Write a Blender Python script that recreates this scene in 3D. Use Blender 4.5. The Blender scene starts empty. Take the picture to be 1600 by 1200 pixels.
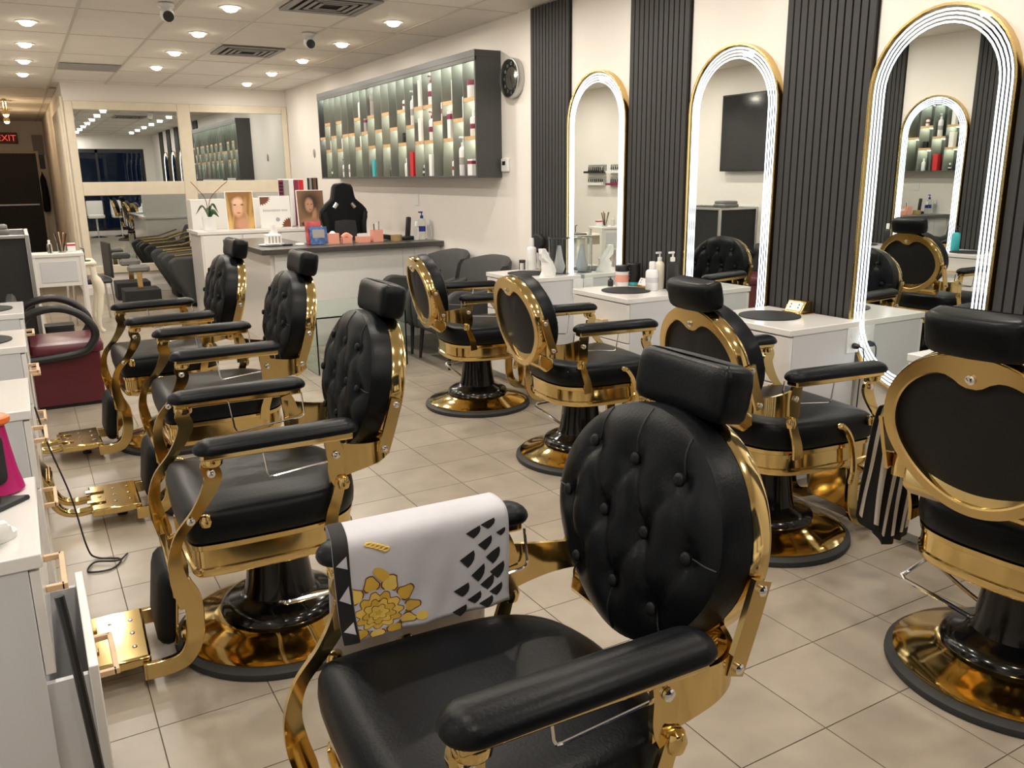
import bpy, math, random
from mathutils import Vector, Matrix
random.seed(7)
S = bpy.context.scene
COL = S.collection
PI = math.pi

# ------------------------------------------------------------------ camera
H = 1.48                      # eye height
YAW, PITCH, ROLL, FPX = 0.52249777, 0.24480421, -0.01107674, 1303.738
_f = Vector((math.sin(YAW)*math.cos(PITCH), math.cos(YAW)*math.cos(PITCH), -math.sin(PITCH)))
_r = Vector((math.cos(YAW), -math.sin(YAW), 0)); _u = _r.cross(_f)
_r2 = _r*math.cos(ROLL)+_u*math.sin(ROLL); _u2 = _u*math.cos(ROLL)-_r*math.sin(ROLL)
cam_d = bpy.data.cameras.new('camera'); cam = bpy.data.objects.new('camera', cam_d); COL.objects.link(cam)
M3 = Matrix((_r2, _u2, -_f)).transposed().to_4x4(); M3.translation = (0, 0, H); cam.matrix_world = M3
cam_d.sensor_width = 36; cam_d.lens = 36*FPX/1600; cam_d.clip_start = .02
S.camera = cam
# ------------------------------------------------------------------ world (dusk outside), exposure
w = bpy.data.worlds.new('dusk'); S.world = w; w.use_nodes = True
w.node_tree.nodes['Background'].inputs[0].default_value = (.13, .17, .26, 1); w.node_tree.nodes['Background'].inputs[1].default_value = .10
S.view_settings.view_transform = 'Standard'; S.view_settings.look = 'None'
S.view_settings.exposure = 0.2; S.view_settings.gamma = 1; S.view_settings.use_curve_mapping = False
LAMP_W = 9.0; LAMP_C = (1, .925, .82); LED_S = 2.1; LED_C = (.80, .90, 1)
# room constants
WR, WL, YB, YF, ZC = 3.45, -.56, 12.31, -1.3, 2.67
YC = 20.5                     # corridor end
XC = .646                     # corridor side wall

# ------------------------------------------------------------------ materials
def lin(c): return tuple(((x/255)/12.92 if x/255 <= .04045 else ((x/255+.055)/1.055)**2.4) for x in c)
def mat(name, col, rough=.5, metal=0, noise=0, nscale=8, bump=0, bscale=60, emit=None, es=0, trans=0, coat=0, rand=0, spec=None, ior=None):
    m = bpy.data.materials.new(name); m.use_nodes = True; nt = m.node_tree; b = nt.nodes['Principled BSDF']
    b.inputs['Base Color'].default_value = (*col, 1); b.inputs['Roughness'].default_value = rough; b.inputs['Metallic'].default_value = metal
    if trans: b.inputs['Transmission Weight'].default_value = trans
    if coat: b.inputs['Coat Weight'].default_value = coat; b.inputs['Coat Roughness'].default_value = .08
    if spec is not None: b.inputs['Specular IOR Level'].default_value = spec
    if ior: b.inputs['IOR'].default_value = ior
    if emit: b.inputs['Emission Color'].default_value = (*emit, 1); b.inputs['Emission Strength'].default_value = es
    tc = nt.nodes.new('ShaderNodeTexCoord')
    if noise or rand:
        n = nt.nodes.new('ShaderNodeTexNoise'); n.inputs['Scale'].default_value = nscale; n.inputs['Detail'].default_value = 5
        ge = nt.nodes.new('ShaderNodeNewGeometry'); nt.links.new(ge.outputs['Position'], n.inputs['Vector'])
        mr = nt.nodes.new('ShaderNodeMapRange'); mr.inputs[1].default_value = .3; mr.inputs[2].default_value = .7
        mr.inputs[3].default_value = 1-noise; mr.inputs[4].default_value = 1+noise
        nt.links.new(n.outputs[0], mr.inputs[0]); fac = mr.outputs[0]
        if rand:
            oi = nt.nodes.new('ShaderNodeObjectInfo'); m2 = nt.nodes.new('ShaderNodeMapRange'); m2.inputs[3].default_value = 1-rand; m2.inputs[4].default_value = 1+rand
            nt.links.new(oi.outputs['Random'], m2.inputs[0]); mu = nt.nodes.new('ShaderNodeMath'); mu.operation = 'MULTIPLY'
            nt.links.new(fac, mu.inputs[0]); nt.links.new(m2.outputs[0], mu.inputs[1]); fac = mu.outputs[0]
        vm = nt.nodes.new('ShaderNodeVectorMath'); vm.operation = 'SCALE'; vm.inputs[0].default_value = col
        nt.links.new(fac, vm.inputs['Scale']); nt.links.new(vm.outputs[0], b.inputs['Base Color'])
    if bump:
        n2 = nt.nodes.new('ShaderNodeTexNoise'); n2.inputs['Scale'].default_value = bscale; n2.inputs['Detail'].default_value = 3
        nt.links.new(tc.outputs['Object'], n2.inputs['Vector'])
        bp = nt.nodes.new('ShaderNodeBump'); bp.inputs['Strength'].default_value = bump; bp.inputs['Distance'].default_value = .002
        nt.links.new(n2.outputs[0], bp.inputs['Height']); nt.links.new(bp.outputs[0], b.inputs['Normal'])
    return m
def print_mat(name, base, layers, rough=.5):
    """flat print: soft ellipses (cx,cz,rx,rz,angle,colour,soft) laid over a base colour, in object x/z"""
    m = bpy.data.materials.new(name); m.use_nodes = True; nt = m.node_tree; b = nt.nodes['Principled BSDF']
    b.inputs['Roughness'].default_value = rough
    tc = nt.nodes.new('ShaderNodeTexCoord'); nz = nt.nodes.new('ShaderNodeTexNoise'); nz.inputs['Scale'].default_value = 22
    nt.links.new(tc.outputs['Object'], nz.inputs['Vector'])
    ad = nt.nodes.new('ShaderNodeVectorMath'); ad.operation = 'MULTIPLY_ADD'; nt.links.new(nz.outputs['Color'], ad.inputs[0])
    ad.inputs[1].default_value = (.012, 0, .012); nt.links.new(tc.outputs['Object'], ad.inputs[2])
    cur = None
    rgb = nt.nodes.new('ShaderNodeRGB'); rgb.outputs[0].default_value = (*base, 1); cur = rgb.outputs[0]
    for cx, cz, rx, rz, a, col, soft in layers:
        mp = nt.nodes.new('ShaderNodeMapping'); mp.vector_type = 'TEXTURE'
        mp.inputs['Location'].default_value = (cx+.006, 0, cz+.006); mp.inputs['Rotation'].default_value = (0, a, 0); mp.inputs['Scale'].default_value = (rx, 1e3, rz)
        nt.links.new(ad.outputs[0], mp.inputs[0])
        ln = nt.nodes.new('ShaderNodeVectorMath'); ln.operation = 'LENGTH'; nt.links.new(mp.outputs[0], ln.inputs[0])
        mr = nt.nodes.new('ShaderNodeMapRange'); mr.inputs[1].default_value = 1-soft; mr.inputs[2].default_value = 1+soft*.5; mr.inputs[3].default_value = 1; mr.inputs[4].default_value = 0
        nt.links.new(ln.outputs['Value'], mr.inputs[0])
        mx = nt.nodes.new('ShaderNodeMix'); mx.data_type = 'RGBA'; nt.links.new(mr.outputs[0], mx.inputs['Factor'])
        nt.links.new(cur, mx.inputs[6]); mx.inputs[7].default_value = (*col, 1); cur = mx.outputs[2]
    nt.links.new(cur, b.inputs['Base Color']); return m
G = {}
G['gold'] = mat('polished gold metal', (.70, .52, .22), .1, 1)
G['goldb'] = mat('brushed gold metal', (.66, .48, .205), .2, 1)
G['chrome'] = mat('chrome', (.75, .75, .76), .1, 1)
G['leather'] = mat('black leather', (.0028, .0035, .0048), .36, spec=.16, bump=.25, bscale=160, noise=.15, nscale=9)
G['leather2'] = mat('black matte leather', (.004, .0045, .0055), .5, spec=.2, bump=.3, bscale=220)
G['seam'] = mat('stitched crease', (.004, .004, .005), .6)
G['panel'] = mat('charcoal vinyl back panel', (.010, .010, .011), .55, spec=.25)
G['blackgloss'] = mat('black enamel', (.004, .004, .0045), .14, coat=.1, spec=.35)
G['rubber'] = mat('black rubber', (.02, .021, .022), .6)
G['wall'] = mat('warm white wall paint', (.83, .785, .74), .6, noise=.02, nscale=1.5, bump=.05, bscale=180)
G['ceil'] = mat('ceiling tile', (.82, .775, .71), .8, noise=.03, nscale=5, bump=.2, bscale=120, rand=.03)
G['tee'] = mat('ceiling grid', (.60, .56, .51), .5)
G['tile'] = mat('beige floor tile', (.335, .288, .232), .3, noise=.13, nscale=5.5, bump=.04, bscale=30, rand=.05)
G['grout'] = mat('grout', (.17, .135, .1), .8)
G['slat'] = mat('charcoal slat', (.044, .0435, .0445), .6, spec=.3, bump=.1, bscale=200)
G['slatback'] = mat('black felt backing', (.006, .006, .006), .9)
G['white'] = mat('white gloss laminate', (.74, .72, .70), .18, coat=.2)
G['whitem'] = mat('white satin', (.72, .70, .67), .4)
G['shadewhite'] = mat('shade-greyed white melamine', (.58, .58, .60), .35)  # white cabinet sides greyed: their shade is put into the base colour
G['cream'] = mat('cream painted wood', (.74, .66, .52), .45, noise=.04)
G['creaml'] = mat('pale cream lacquer', (.74, .68, .56), .4)
G['mirror'] = mat('mirror glass', (.86, .9, .88), .0, 1)
G['mirrord'] = mat('aged mirror glass', (.66, .70, .70), .005, 1)
G['led'] = mat('mirror light strip', (1, 1, 1), .5, emit=LED_C, es=LED_S)
G['shelfdark'] = mat('graphite laminate', (.055, .056, .055), .45)
G['shelfside'] = mat('grey divider', (.14, .145, .125), .6)
G['oak'] = mat('oak edge', (.55, .36, .17), .45, noise=.12, nscale=40)
G['beech'] = mat('pale wood handle', (.62, .42, .25), .4, noise=.1, nscale=30)
G['shelfled'] = mat('shelf light strip', (1, 1, 1), .5, emit=(.95, 1, .84), es=65)
G['counter'] = mat('dark stone counter', (.055, .052, .048), .3, noise=.2, nscale=60)
G['greyfab'] = mat('grey upholstery', (.04, .041, .041), .7, bump=.3, bscale=250)
G['greyfab2'] = mat('light grey upholstery', (.17, .165, .155), .55)
G['blackp'] = mat('black plastic', (.012, .012, .013), .4)
G['blackm'] = mat('black matte', (.008, .008, .009), .7)
G['screen'] = mat('dark glass screen', (.006, .007, .012), .08, coat=.5)
G['maroon'] = mat('maroon vinyl', (.10, .013, .022), .32, bump=.1)
G['whitep'] = mat('white plastic', (.78, .78, .78), .35)
G['wpaper'] = mat('white paper', (.8, .79, .77), .7)
G['pink'] = mat('salmon pink card', (.80, .36, .27), .5)
G['red'] = mat('red plastic', (.55, .02, .03), .35)
G['maroonp'] = mat('maroon print', (.22, .02, .06), .4)
G['teal'] = mat('teal plastic', (.05, .42, .46), .35)
G['blue'] = mat('deep blue plastic', (.012, .03, .22), .25)
G['magenta'] = mat('magenta plastic', (.42, .012, .13), .35)
G['orange'] = mat('orange plastic', (.75, .16, .03), .4)
G['clear'] = mat('clear plastic', (.92, .95, .95), .05, trans=1, ior=1.2)
G['glass'] = mat('green tinted glass', (.72, .90, .82), .0, trans=1, ior=1.42)
G['glassedge'] = mat('glass edge', (.45, .62, .55), .1, trans=.5)
G['aluminium'] = mat('aluminium', (.5, .5, .49), .35, 1)
G['vent'] = mat('grey vent', (.30, .29, .28), .5)
G['green'] = mat('green leaf', (.03, .085, .035), .4)
G['brown'] = mat('brown print', (.16, .05, .02), .5)
G['greyprint'] = mat('grey print', (.35, .33, .31), .6)
G['tapebrown'] = mat('parcel tape', (.36, .25, .11), .4)
G['doordark'] = mat('dark brown door', (.012, .010, .009), .5)
G['exit'] = mat('red exit letters', (.7, .05, .05), .4, emit=(1, .09, .06), es=.7)
G['exitbox'] = mat('exit sign housing', (.16, .05, .04), .5)
G['lampglow'] = mat('lamp lens', (1, 1, 1), .5, emit=(1, .86, .64), es=22)
G['yellow'] = mat('yellow gold print', (.62, .38, .05), .7)
G['yellow2'] = mat('light gold print', (.72, .50, .10), .7)
G['cloth'] = mat('white printed cotton', (.52, .515, .56), .8, noise=.05, nscale=10, bump=.3, bscale=40)
G['cloth2'] = mat('white striped cotton', (.78, .77, .78), .8, bump=.3, bscale=40)
G['clothb'] = mat('black printed cotton', (.008, .008, .009), .8)

# ------------------------------------------------------------------ mesh builder
def cat(pts, n=6):
    """Catmull-Rom through the points"""
    P = [Vector(p) for p in pts]; P = [2*P[0]-P[1]]+P+[2*P[-1]-P[-2]]; out = []
    for i in range(1, len(P)-2):
        a, b, c, d = P[i-1:i+3]
        for k in range(n):
            t = k/n; out.append(.5*((2*b)+(c-a)*t+(2*a-5*b+4*c-d)*t*t+(3*b-a-3*c+d)*t**3))
    out.append(P[-2]); return out
class MB:
    def __init__(s): s.v = []; s.f = []
    def box(s, c, d, rot=None):
        n = len(s.v); x, y, z = d[0]/2, d[1]/2, d[2]/2
        for a in (-x, x):
            for b in (-y, y):
                for e in (-z, z):
                    p = Vector((a, b, e)); p = rot @ p if rot else p; s.v.append(Vector(c)+p)
        for q in ((0, 1, 3, 2), (4, 6, 7, 5), (0, 4, 5, 1), (2, 3, 7, 6), (0, 2, 6, 4), (1, 5, 7, 3)): s.f.append([n+i for i in q])
        return s
    def bb(s, x0, x1, y0, y1, z0, z1): return s.box(((x0+x1)/2, (y0+y1)/2, (z0+z1)/2), (x1-x0, y1-y0, z1-z0))
    def rings(s, R, close=True, caps=True):
        n = len(s.v); m = len(R[0])
        for r in R: s.v += [Vector(p) for p in r]
        for i in range(len(R)-1):
            for j in range(m if close else m-1):
                k = (j+1) % m; s.f.append([n+i*m+j, n+i*m+k, n+(i+1)*m+k, n+(i+1)*m+j])
        if caps: s.f.append([n+j for j in range(m)][::-1]); s.f.append([n+(len(R)-1)*m+j for j in range(m)])
        return s
    def lathe(s, prof, seg=24, o=(0, 0, 0), axis='z', caps=True):
        R = []
        for r, h in prof:
            ring = []
            for k in range(seg):
                a = 2*PI*k/seg; c, t = r*math.cos(a), r*math.sin(a)
                p = {'z': (c, t, h), 'x': (h, c, t), 'y': (t, h, c)}[axis]; ring.append(Vector(o)+Vector(p))
            R.append(ring)
        return s.rings(R, caps=caps)
    def tube(s, path, r, sides=8, flat=1.0):
        P = [Vector(p) for p in path]; R = []
        up = Vector((0, 0, 1)); t0 = (P[1]-P[0]).normalized()
        if abs(t0.dot(up)) > .9: up = Vector((0, 1, 0))
        nrm = (up-t0*up.dot(t0)).normalized()
        for i, p in enumerate(P):
            t = (P[min(i+1, len(P)-1)]-P[max(i-1, 0)]).normalized(); nrm = (nrm-t*nrm.dot(t)).normalized(); bi = t.cross(nrm)
            rr = r[i] if isinstance(r, (list, tuple)) else r
            R.append([p+nrm*rr*math.cos(2*PI*k/sides)+bi*rr*flat*math.sin(2*PI*k/sides) for k in range(sides)])
        return s.rings(R)
    def prism(s, out, a, b, axis='y'):
        """2D outline extruded between a and b along axis; axis y: outline (x,z); z: (x,y); x: (y,z)"""
        fn = {'y': lambda p, h: (p[0], h, p[1]), 'z': lambda p, h: (p[0], p[1], h), 'x': lambda p, h: (h, p[0], p[1])}[axis]
        return s.rings([[fn(p, a) for p in out], [fn(p, b) for p in out]])
    def strip(s, path, wid, y0, y1, n=6):
        """wavy flat bar in the x/z plane"""
        P = [Vector((p[0], 0, p[1])) for p in path]; P = cat(P, n); R = []
        for i, p in enumerate(P):
            t = (P[min(i+1, len(P)-1)]-P[max(i-1, 0)]).normalized(); nn = Vector((-t.z, 0, t.x))
            ww = wid(i/(len(P)-1))/2 if callable(wid) else wid/2
            a, b = p+nn*ww, p-nn*ww
            R.append([(a.x, y0, a.z), (a.x, y1, a.z), (b.x, y1, b.z), (b.x, y0, b.z)])
        return s.rings(R)
    def loft(s, out, levels):
        """horizontal outline lofted through (z, inset) levels"""
        n = len(out); C = [Vector((p[0], p[1])) for p in out]; N = []
        for i in range(n):
            t = C[(i+1) % n]-C[i-1]; t.normalize(); N.append(Vector((t.y, -t.x)))
        ar = sum(C[i-1].x*C[i].y-C[i].x*C[i-1].y for i in range(n)); sg = -1 if ar > 0 else 1
        return s.rings([[((c.x+sg*m.x*l[1])*(l[2] if len(l) > 2 else 1), (c.y+sg*m.y*l[1])*(l[2] if len(l) > 2 else 1), l[0]) for c, m in zip(C, N)] for l in levels])
    def xf(s, M): s.v = [M @ Vector(p) for p in s.v]; return s
    def mesh(s, name, m, smooth=True):
        me = bpy.data.meshes.new(name); me.from_pydata([tuple(p) for p in s.v], [], s.f); me.materials.append(m)
        import bmesh
        bm = bmesh.new(); bm.from_mesh(me); bmesh.ops.recalc_face_normals(bm, faces=bm.faces); bm.to_mesh(me); bm.free()
        if smooth:
            me.polygons.foreach_set('use_smooth', [True]*len(me.polygons)); me.set_sharp_from_angle(angle=math.radians(38))
        me.update(); return me
    def build(s, name, m, parent=None, bevel=0, seg=2, smooth=True):
        o = bpy.data.objects.new(name, s.mesh(name, m, smooth)); COL.objects.link(o); o.parent = parent
        if bevel:
            b = o.modifiers.new('bevel', 'BEVEL'); b.width = bevel; b.segments = seg; b.limit_method = 'ANGLE'; b.angle_limit = .6
        return o
def tag(o, label, category, group=None, kind=None):
    if label: o['label'] = label
    if category: o['category'] = category
    if group: o['group'] = group
    if kind: o['kind'] = kind
    return o
def thing(name, label, category, loc=(0, 0, 0), rz=0, group=None):
    o = bpy.data.objects.new(name, None); COL.objects.link(o); o.location = loc; o.rotation_euler = (0, 0, rz); o.empty_display_size = .1
    return tag(o, label, category, group)
def struct(o): o['kind'] = 'structure'; return o
def dup(src, loc, rz, label=None, skip=()):
    r = src.copy(); COL.objects.link(r); r.location = loc; r.rotation_euler = (0, 0, rz)
    if label: r['label'] = label
    for c in list(src.children):
        if c.name.split('.')[0] in skip: continue
        d = c.copy(); COL.objects.link(d); d.parent = r
        for g in list(c.children):
            e = g.copy(); COL.objects.link(e); e.parent = d
    return r
def text(body, size, m, parent, M, name='lettering', extrude=.0006):
    cu = bpy.data.curves.new('t', 'FONT'); cu.body = body; cu.size = size; cu.align_x = 'CENTER'; cu.align_y = 'CENTER'; cu.extrude = extrude
    tmp = bpy.data.objects.new('t', cu); COL.objects.link(tmp); bpy.context.view_layer.update()
    me = bpy.data.meshes.new_from_object(tmp.evaluated_get(bpy.context.evaluated_depsgraph_get())); bpy.data.objects.remove(tmp)
    me.materials.clear(); me.materials.append(m); o = bpy.data.objects.new(name, me); COL.objects.link(o); o.parent = parent; o.matrix_local = M; return o
def basis(x, y, loc): # matrix with given x and y axes
    x = Vector(x).normalized(); y = Vector(y).normalized(); z = x.cross(y); m = Matrix((x, y, z)).transposed().to_4x4(); m.translation = loc; return m
def rrect(x0, x1, y0, y1, r, n=5):
    o = []
    for cx, cy, a0 in ((x1-r, y1-r, 0), (x0+r, y1-r, 90), (x0+r, y0+r, 180), (x1-r, y0+r, 270)):
        for k in range(n+1):
            a = math.radians(a0+90*k/n); o.append((cx+r*math.cos(a), cy+r*math.sin(a)))
    return o
# ================================================================== THE SETTING
def inframe(x, y, z=0):
    d = Vector((x, y, z-H)); c = (d.dot(_r2), -d.dot(_u2), d.dot(_f))
    if c[2] < .2: return None
    return 800+FPX*c[0]/c[2], 600+FPX*c[1]/c[2], c[2]
# floor
fb = MB().bb(WL-.1, WR+.1, YF-.1, YB+.1, -.08, -.004).bb(WL-.1, XC+.1, YB+.1, YC+.1, -.08, -.004)
floor = struct(fb.build('floor', G['grout'], smooth=False)); floor['label'] = 'beige square ceramic tile floor with brown grout'
TS, TX, TY, GR = .3163, .1493, 3.515, .0035
full = MB().bb(-TS/2+GR/2, TS/2-GR/2, -TS/2+GR/2, TS/2-GR/2, -.012, 0).mesh('tile', G['tile'], False)
cells = []
for i in range(-4, 13):
    for j in range(-18, 56):
        x0, x1 = TX+i*TS, TX+(i+1)*TS; y0, y1 = TY+j*TS, TY+(j+1)*TS
        xa, xb = max(x0, WL), min(x1, WR); ya, yb = max(y0, YF), min(y1, YC)
        if y0 > YB: xb = min(xb, XC)
        if xb-xa < .02 or yb-ya < .02: continue
        p = inframe((x0+x1)/2, (y0+y1)/2); sc = 0
        if p and -60 < p[0] < 1660 and p[1] < 1260: sc = 1/p[2]**2
        cells.append((sc, xa, xb, ya, yb, abs(xb-xa-TS) < 1e-4 and abs(yb-ya-TS) < 1e-4))
cells.sort(reverse=True); rest = MB()
for n, (sc, xa, xb, ya, yb, isfull) in enumerate(cells):
    if n < 295 and sc > 0 and isfull:
        t = bpy.data.objects.new('tile', full); COL.objects.link(t); t.parent = floor; t.location = ((xa+xb)/2, (ya+yb)/2, 0)
    else: rest.bb(xa+GR/2, xb-GR/2, ya+GR/2, yb-GR/2, -.012, 0)
rt = rest.build('tile_field', G['tile'], floor, smooth=False); rt['kind'] = 'stuff'
# ceiling
cb = MB().bb(WL-.1, WR+.1, YF-.1, YB+.1, ZC+.02, ZC+.1).bb(WL-.1, XC+.1, YB+.1, YC+.1, ZC+.02, ZC+.1)
ceiling = struct(cb.build('ceiling', G['ceil'], smooth=False)); ceiling['label'] = 'suspended ceiling of off-white panels in a metal grid'
CX, CSX, CY, CSY = .545, .6125, 7.09, 1.238
for i in range(-2, 5):
    for j in range(-7, 11):
        xa, xb = max(CX+i*CSX, WL), min(CX+(i+1)*CSX, WR); ya, yb = max(CY+j*CSY, YF), min(CY+(j+1)*CSY, YC)
        if ya >= YB-.05: xb = min(xb, XC)
        elif xa > XC-.2: yb = min(yb, YB)
        if xb-xa < .05 or yb-ya < .05: continue
        MB().bb(xa+.006, xb-.006, ya+.006, yb-.006, ZC, ZC+.018).build('ceiling_tile', G['ceil'], ceiling, smooth=False)
for i in range(-1, 5):
    x = CX+i*CSX; MB().bb(x-.011, x+.011, YF, YB if x > XC else YC, ZC-.006, ZC+.015).build('ceiling_runner', G['tee'], ceiling, smooth=False)
for j in range(-6, 11):
    y = CY+j*CSY; MB().bb(WL, WR if y < YB else XC, y-.007, y+.007, ZC-.003, ZC+.015).build('ceiling_cross_tee', G['tee'], ceiling, smooth=False)
# walls
def wall(name, label, *b):
    m = MB()
    for q in b: m.bb(*q)
    o = struct(m.build(name, G['wall'], smooth=False)); o['label'] = label; return o
wall('wall_right', 'warm white wall behind the arched mirrors', (WR, WR+.1, YF-.1, YB+.1, 0, ZC+.02))
wall('wall_left', 'warm white wall behind the left row of stations', (WL-.1, WL, YF-.1, YC+.1, 0, ZC+.02))
wall('wall_back', 'white partition wall holding the cream framed mirrors', (XC, WR, YB, YB+.12, 0, ZC+.02))
wall('wall_corridor', 'cream wall running down the corridor', (XC, XC+.12, YB+.12, YC, 0, ZC+.02))
wall('wall_end', 'dim wall at the end of the corridor', (WL, XC+.1, YC, YC+.1, 0, ZC+.02))
wall('wall_front', 'street front wall around the dark shop windows', (WL, WR, YF-.1, YF, 0, .12), (WL, WR, YF-.1, YF, 2.3, ZC+.02), (WL, -.35, YF-.1, YF, .12, 2.3), (3.2, WR, YF-.1, YF, .12, 2.3))
bk = struct(MB().bb(XC+.0, WR, YB-.014, YB, 0, .1).build('baseboard_back', G['whitem'], bevel=.004)); bk['label'] = 'white baseboard under the framed mirrors'
bk = struct(MB().bb(WR-.014, WR, 7.3, YB-.02, 0, .1).build('baseboard_right', G['whitem'], bevel=.004)); bk['label'] = 'white baseboard along the right wall by the desk'
# street window behind the camera
wn = bpy.data.objects.new('window_1', None); COL.objects.link(wn); struct(wn); wn['label'] = 'dark street window with black mullions'
wn.location = (0, YF-.05, 0)
for a, b in ((-.35, -.29), (.78, .84), (1.98, 2.04), (3.14, 3.2)): MB().bb(a, b, -.03, .03, .12, 2.3).build('mullion', G['blackp'], wn, smooth=False)
for a, b in ((.12, .18), (2.2, 2.3)): MB().bb(-.29, 3.14, -.03, .03, a, b).build('window_rail', G['blackp'], wn, smooth=False)
pm = bpy.data.materials.new('window pane'); pm.use_nodes = True; nt = pm.node_tree; nt.nodes.clear()
o_ = nt.nodes.new('ShaderNodeOutputMaterial'); mx = nt.nodes.new('ShaderNodeMixShader'); tr = nt.nodes.new('ShaderNodeBsdfTransparent'); gl = nt.nodes.new('ShaderNodeBsdfGlossy'); gl.inputs['Roughness'].default_value = 0
fr = nt.nodes.new('ShaderNodeFresnel'); fr.inputs[0].default_value = 1.5; tr.inputs[0].default_value = (.5, .6, .75, 1)
nt.links.new(fr.outputs[0], mx.inputs[0]); nt.links.new(tr.outputs[0], mx.inputs[1]); nt.links.new(gl.outputs[0], mx.inputs[2]); nt.links.new(mx.outputs[0], o_.inputs[0])
for a, b in ((-.29, .78), (.84, 1.98), (2.04, 3.14)): MB().bb(a, b, -.004, .004, .18, 2.2).build('pane', pm, wn, smooth=False)
# corridor door
dr = bpy.data.objects.new('door_1', None); COL.objects.link(dr); struct(dr); dr.location = (0, YC, 0); dr['label'] = 'dark door at the end of the corridor'
MB().bb(-.42, .45, -.05, 0, 0, 2.03).build('door_leaf', G['doordark'], dr, bevel=.004)
MB().bb(-.36, .40, -.09, -.05, .98, 1.02).build('push_bar', G['aluminium'], dr, bevel=.008)
MB().bb(.45, .5, -.06, 0, 0, 2.08).bb(-.47, .45, -.06, 0, 2.03, 2.08).build('door_frame', G['cream'], dr, bevel=.004)
ex = thing('exit_sign', 'small red lit exit sign above the corridor door', 'sign', (-.03, YC-.001, 2.33))
MB().bb(-.2, .2, -.06, 0, -.11, .11).build('sign_housing', G['exitbox'], ex, bevel=.006)
text('EXIT', .17, G['exit'], ex, basis((1, 0, 0), (0, 0, 1), (0, -.0615, -.005)))
tag(MB().bb(.42, .62, YC-.03, YC, 2.0, 2.4).build('wall_box', G['vent'], bevel=.004), 'grey metal panel high beside the exit sign', 'panel')
# fluted cream cladding on the corridor corner
fl_ = struct(MB().bb(XC-.03, XC, YB-.02, YB+1.9, 0, 2.5).build('trim_1', G['cream'], bevel=.004)); fl_['label'] = 'cream fluted cladding on the corridor corner'
for k in range(9):
    y = YB+.08+k*.2; MB().lathe([(.001, 0.05), (.035, .08), (.035, 2.35), (.001, 2.4)], 12, (XC-.03, y, 0)).build('flute', G['cream'], fl_)
# cream framed mirrors on the back wall
fm = thing('mirror_wall', 'four large back wall mirrors in a cream wooden frame', 'mirror', (0, YB, 0))
for x0, x1, z0, z1 in ((.66, .75, .28, 2.45), (1.985, 2.145, .28, 2.45), (3.375, 3.445, .28, 2.45)): MB().bb(x0, x1, -.045, 0, z0, z1).build('stile', G['cream'], fm, bevel=.006)
for z0, z1 in ((2.35, 2.45), (1.285, 1.455), (.28, .385)):
    for x0, x1 in ((.75, 1.985), (2.145, 3.375)): MB().bb(x0, x1, -.042, 0, z0, z1).build('rail', G['cream'], fm, bevel=.006)
for x0, x1 in ((.75, 1.985), (2.145, 3.375)):
    for z0, z1 in ((1.455, 2.35), (.385, 1.285)): MB().bb(x0, x1, -.014, 0, z0, z1).build('mirror_pane', G['mirrord'], fm, smooth=False)
# slat panels
def slat_panel(x, sgn, y0, y1, label):
    t = thing('slat_panel', label, 'wall panel', (x, (y0+y1)/2, 0), 0, 'charcoal slat wall panels'); w_ = y1-y0
    MB().bb(min(0, sgn*.010), max(0, sgn*.010), -w_/2, w_/2, 0, ZC-.01).build('backing', G['slatback'], t, smooth=False)
    n = 12; p = w_/n
    me = MB().bb(min(sgn*.010, sgn*.026), max(sgn*.010, sgn*.026), -p*.39, p*.39, 0, ZC-.01).mesh('slat', G['slat'], False)
    for k in range(n):
        s_ = bpy.data.objects.new('slat', me); COL.objects.link(s_); s_.parent = t; s_.location = (0, -w_/2+p*(k+.5), 0)
    return t
for (a, b), l in zip(((5.11, 5.62), (3.885, 4.43), (2.65, 3.17), (1.44, 1.97), (.22, .75)),
        ('charcoal slat wall panel next to the round clock', 'charcoal slat wall panel between the two farthest arched mirrors', 'charcoal slat wall panel left of the nearest arched mirror',
         'charcoal slat wall panel cut by the right edge of the photo', 'charcoal slat wall panel beyond the right edge of the photo')):
    slat_panel(WR-.0005, -1, a, b, l)
for c, l in zip((5.6, 4.38, 3.18, 1.98), ('farthest charcoal slat panel of the left wall seen in the nearest mirror', 'second charcoal slat panel of the left wall seen in the nearest mirror', 'third charcoal slat panel of the left wall behind the phone side stations', 'nearest charcoal slat panel of the left wall')):
    slat_panel(WL+.0005, 1, c-.26, c+.26, l)
# arched LED mirrors
def pill(y0, z0, z1, r, ins, n=20):
    rr = r-ins; o = []
    for k in range(n+1): a = PI*k/n; o.append((y0+rr*math.cos(a), z1-r+rr*math.sin(a)))
    for k in range(n+1): a = PI+PI*k/n; o.append((y0+rr*math.cos(a), z0+r+rr*math.sin(a)))
    return o
def arch_mirror(x, s, yc, label):
    t = thing('arched_mirror', label, 'mirror', (x, yc, 0), 0, 'pill shaped lit mirrors'); r = .335; z0, z1 = .475, 2.15
    def ring(i0, i1, x0, x1): # closed band between two insets
        a, b = pill(0, z0, z1, r, i0), pill(0, z0, z1, r, i1); m = MB()
        m.rings([[(s*x0, *p) for p in a], [(s*x1, *p) for p in a], [(s*x1, *p) for p in b], [(s*x0, *p) for p in b], [(s*x0, *p) for p in a]], caps=False); return m
    ring(0, .010, .0, .042).build('frame', G['goldb'], t)
    MB().rings([[(s*.02, *p) for p in pill(0, z0, z1, r, .010)], [(s*.03, *p) for p in pill(0, z0, z1, r, .010)]]).build('mirror_plate', G['mirror'], t, smooth=False)
    for k in range(4):
        i0 = .020+k*.0165; ring(i0, i0+.0085, .0295, .0308).build('light_strip', G['led'], t, smooth=False)
    return t
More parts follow.
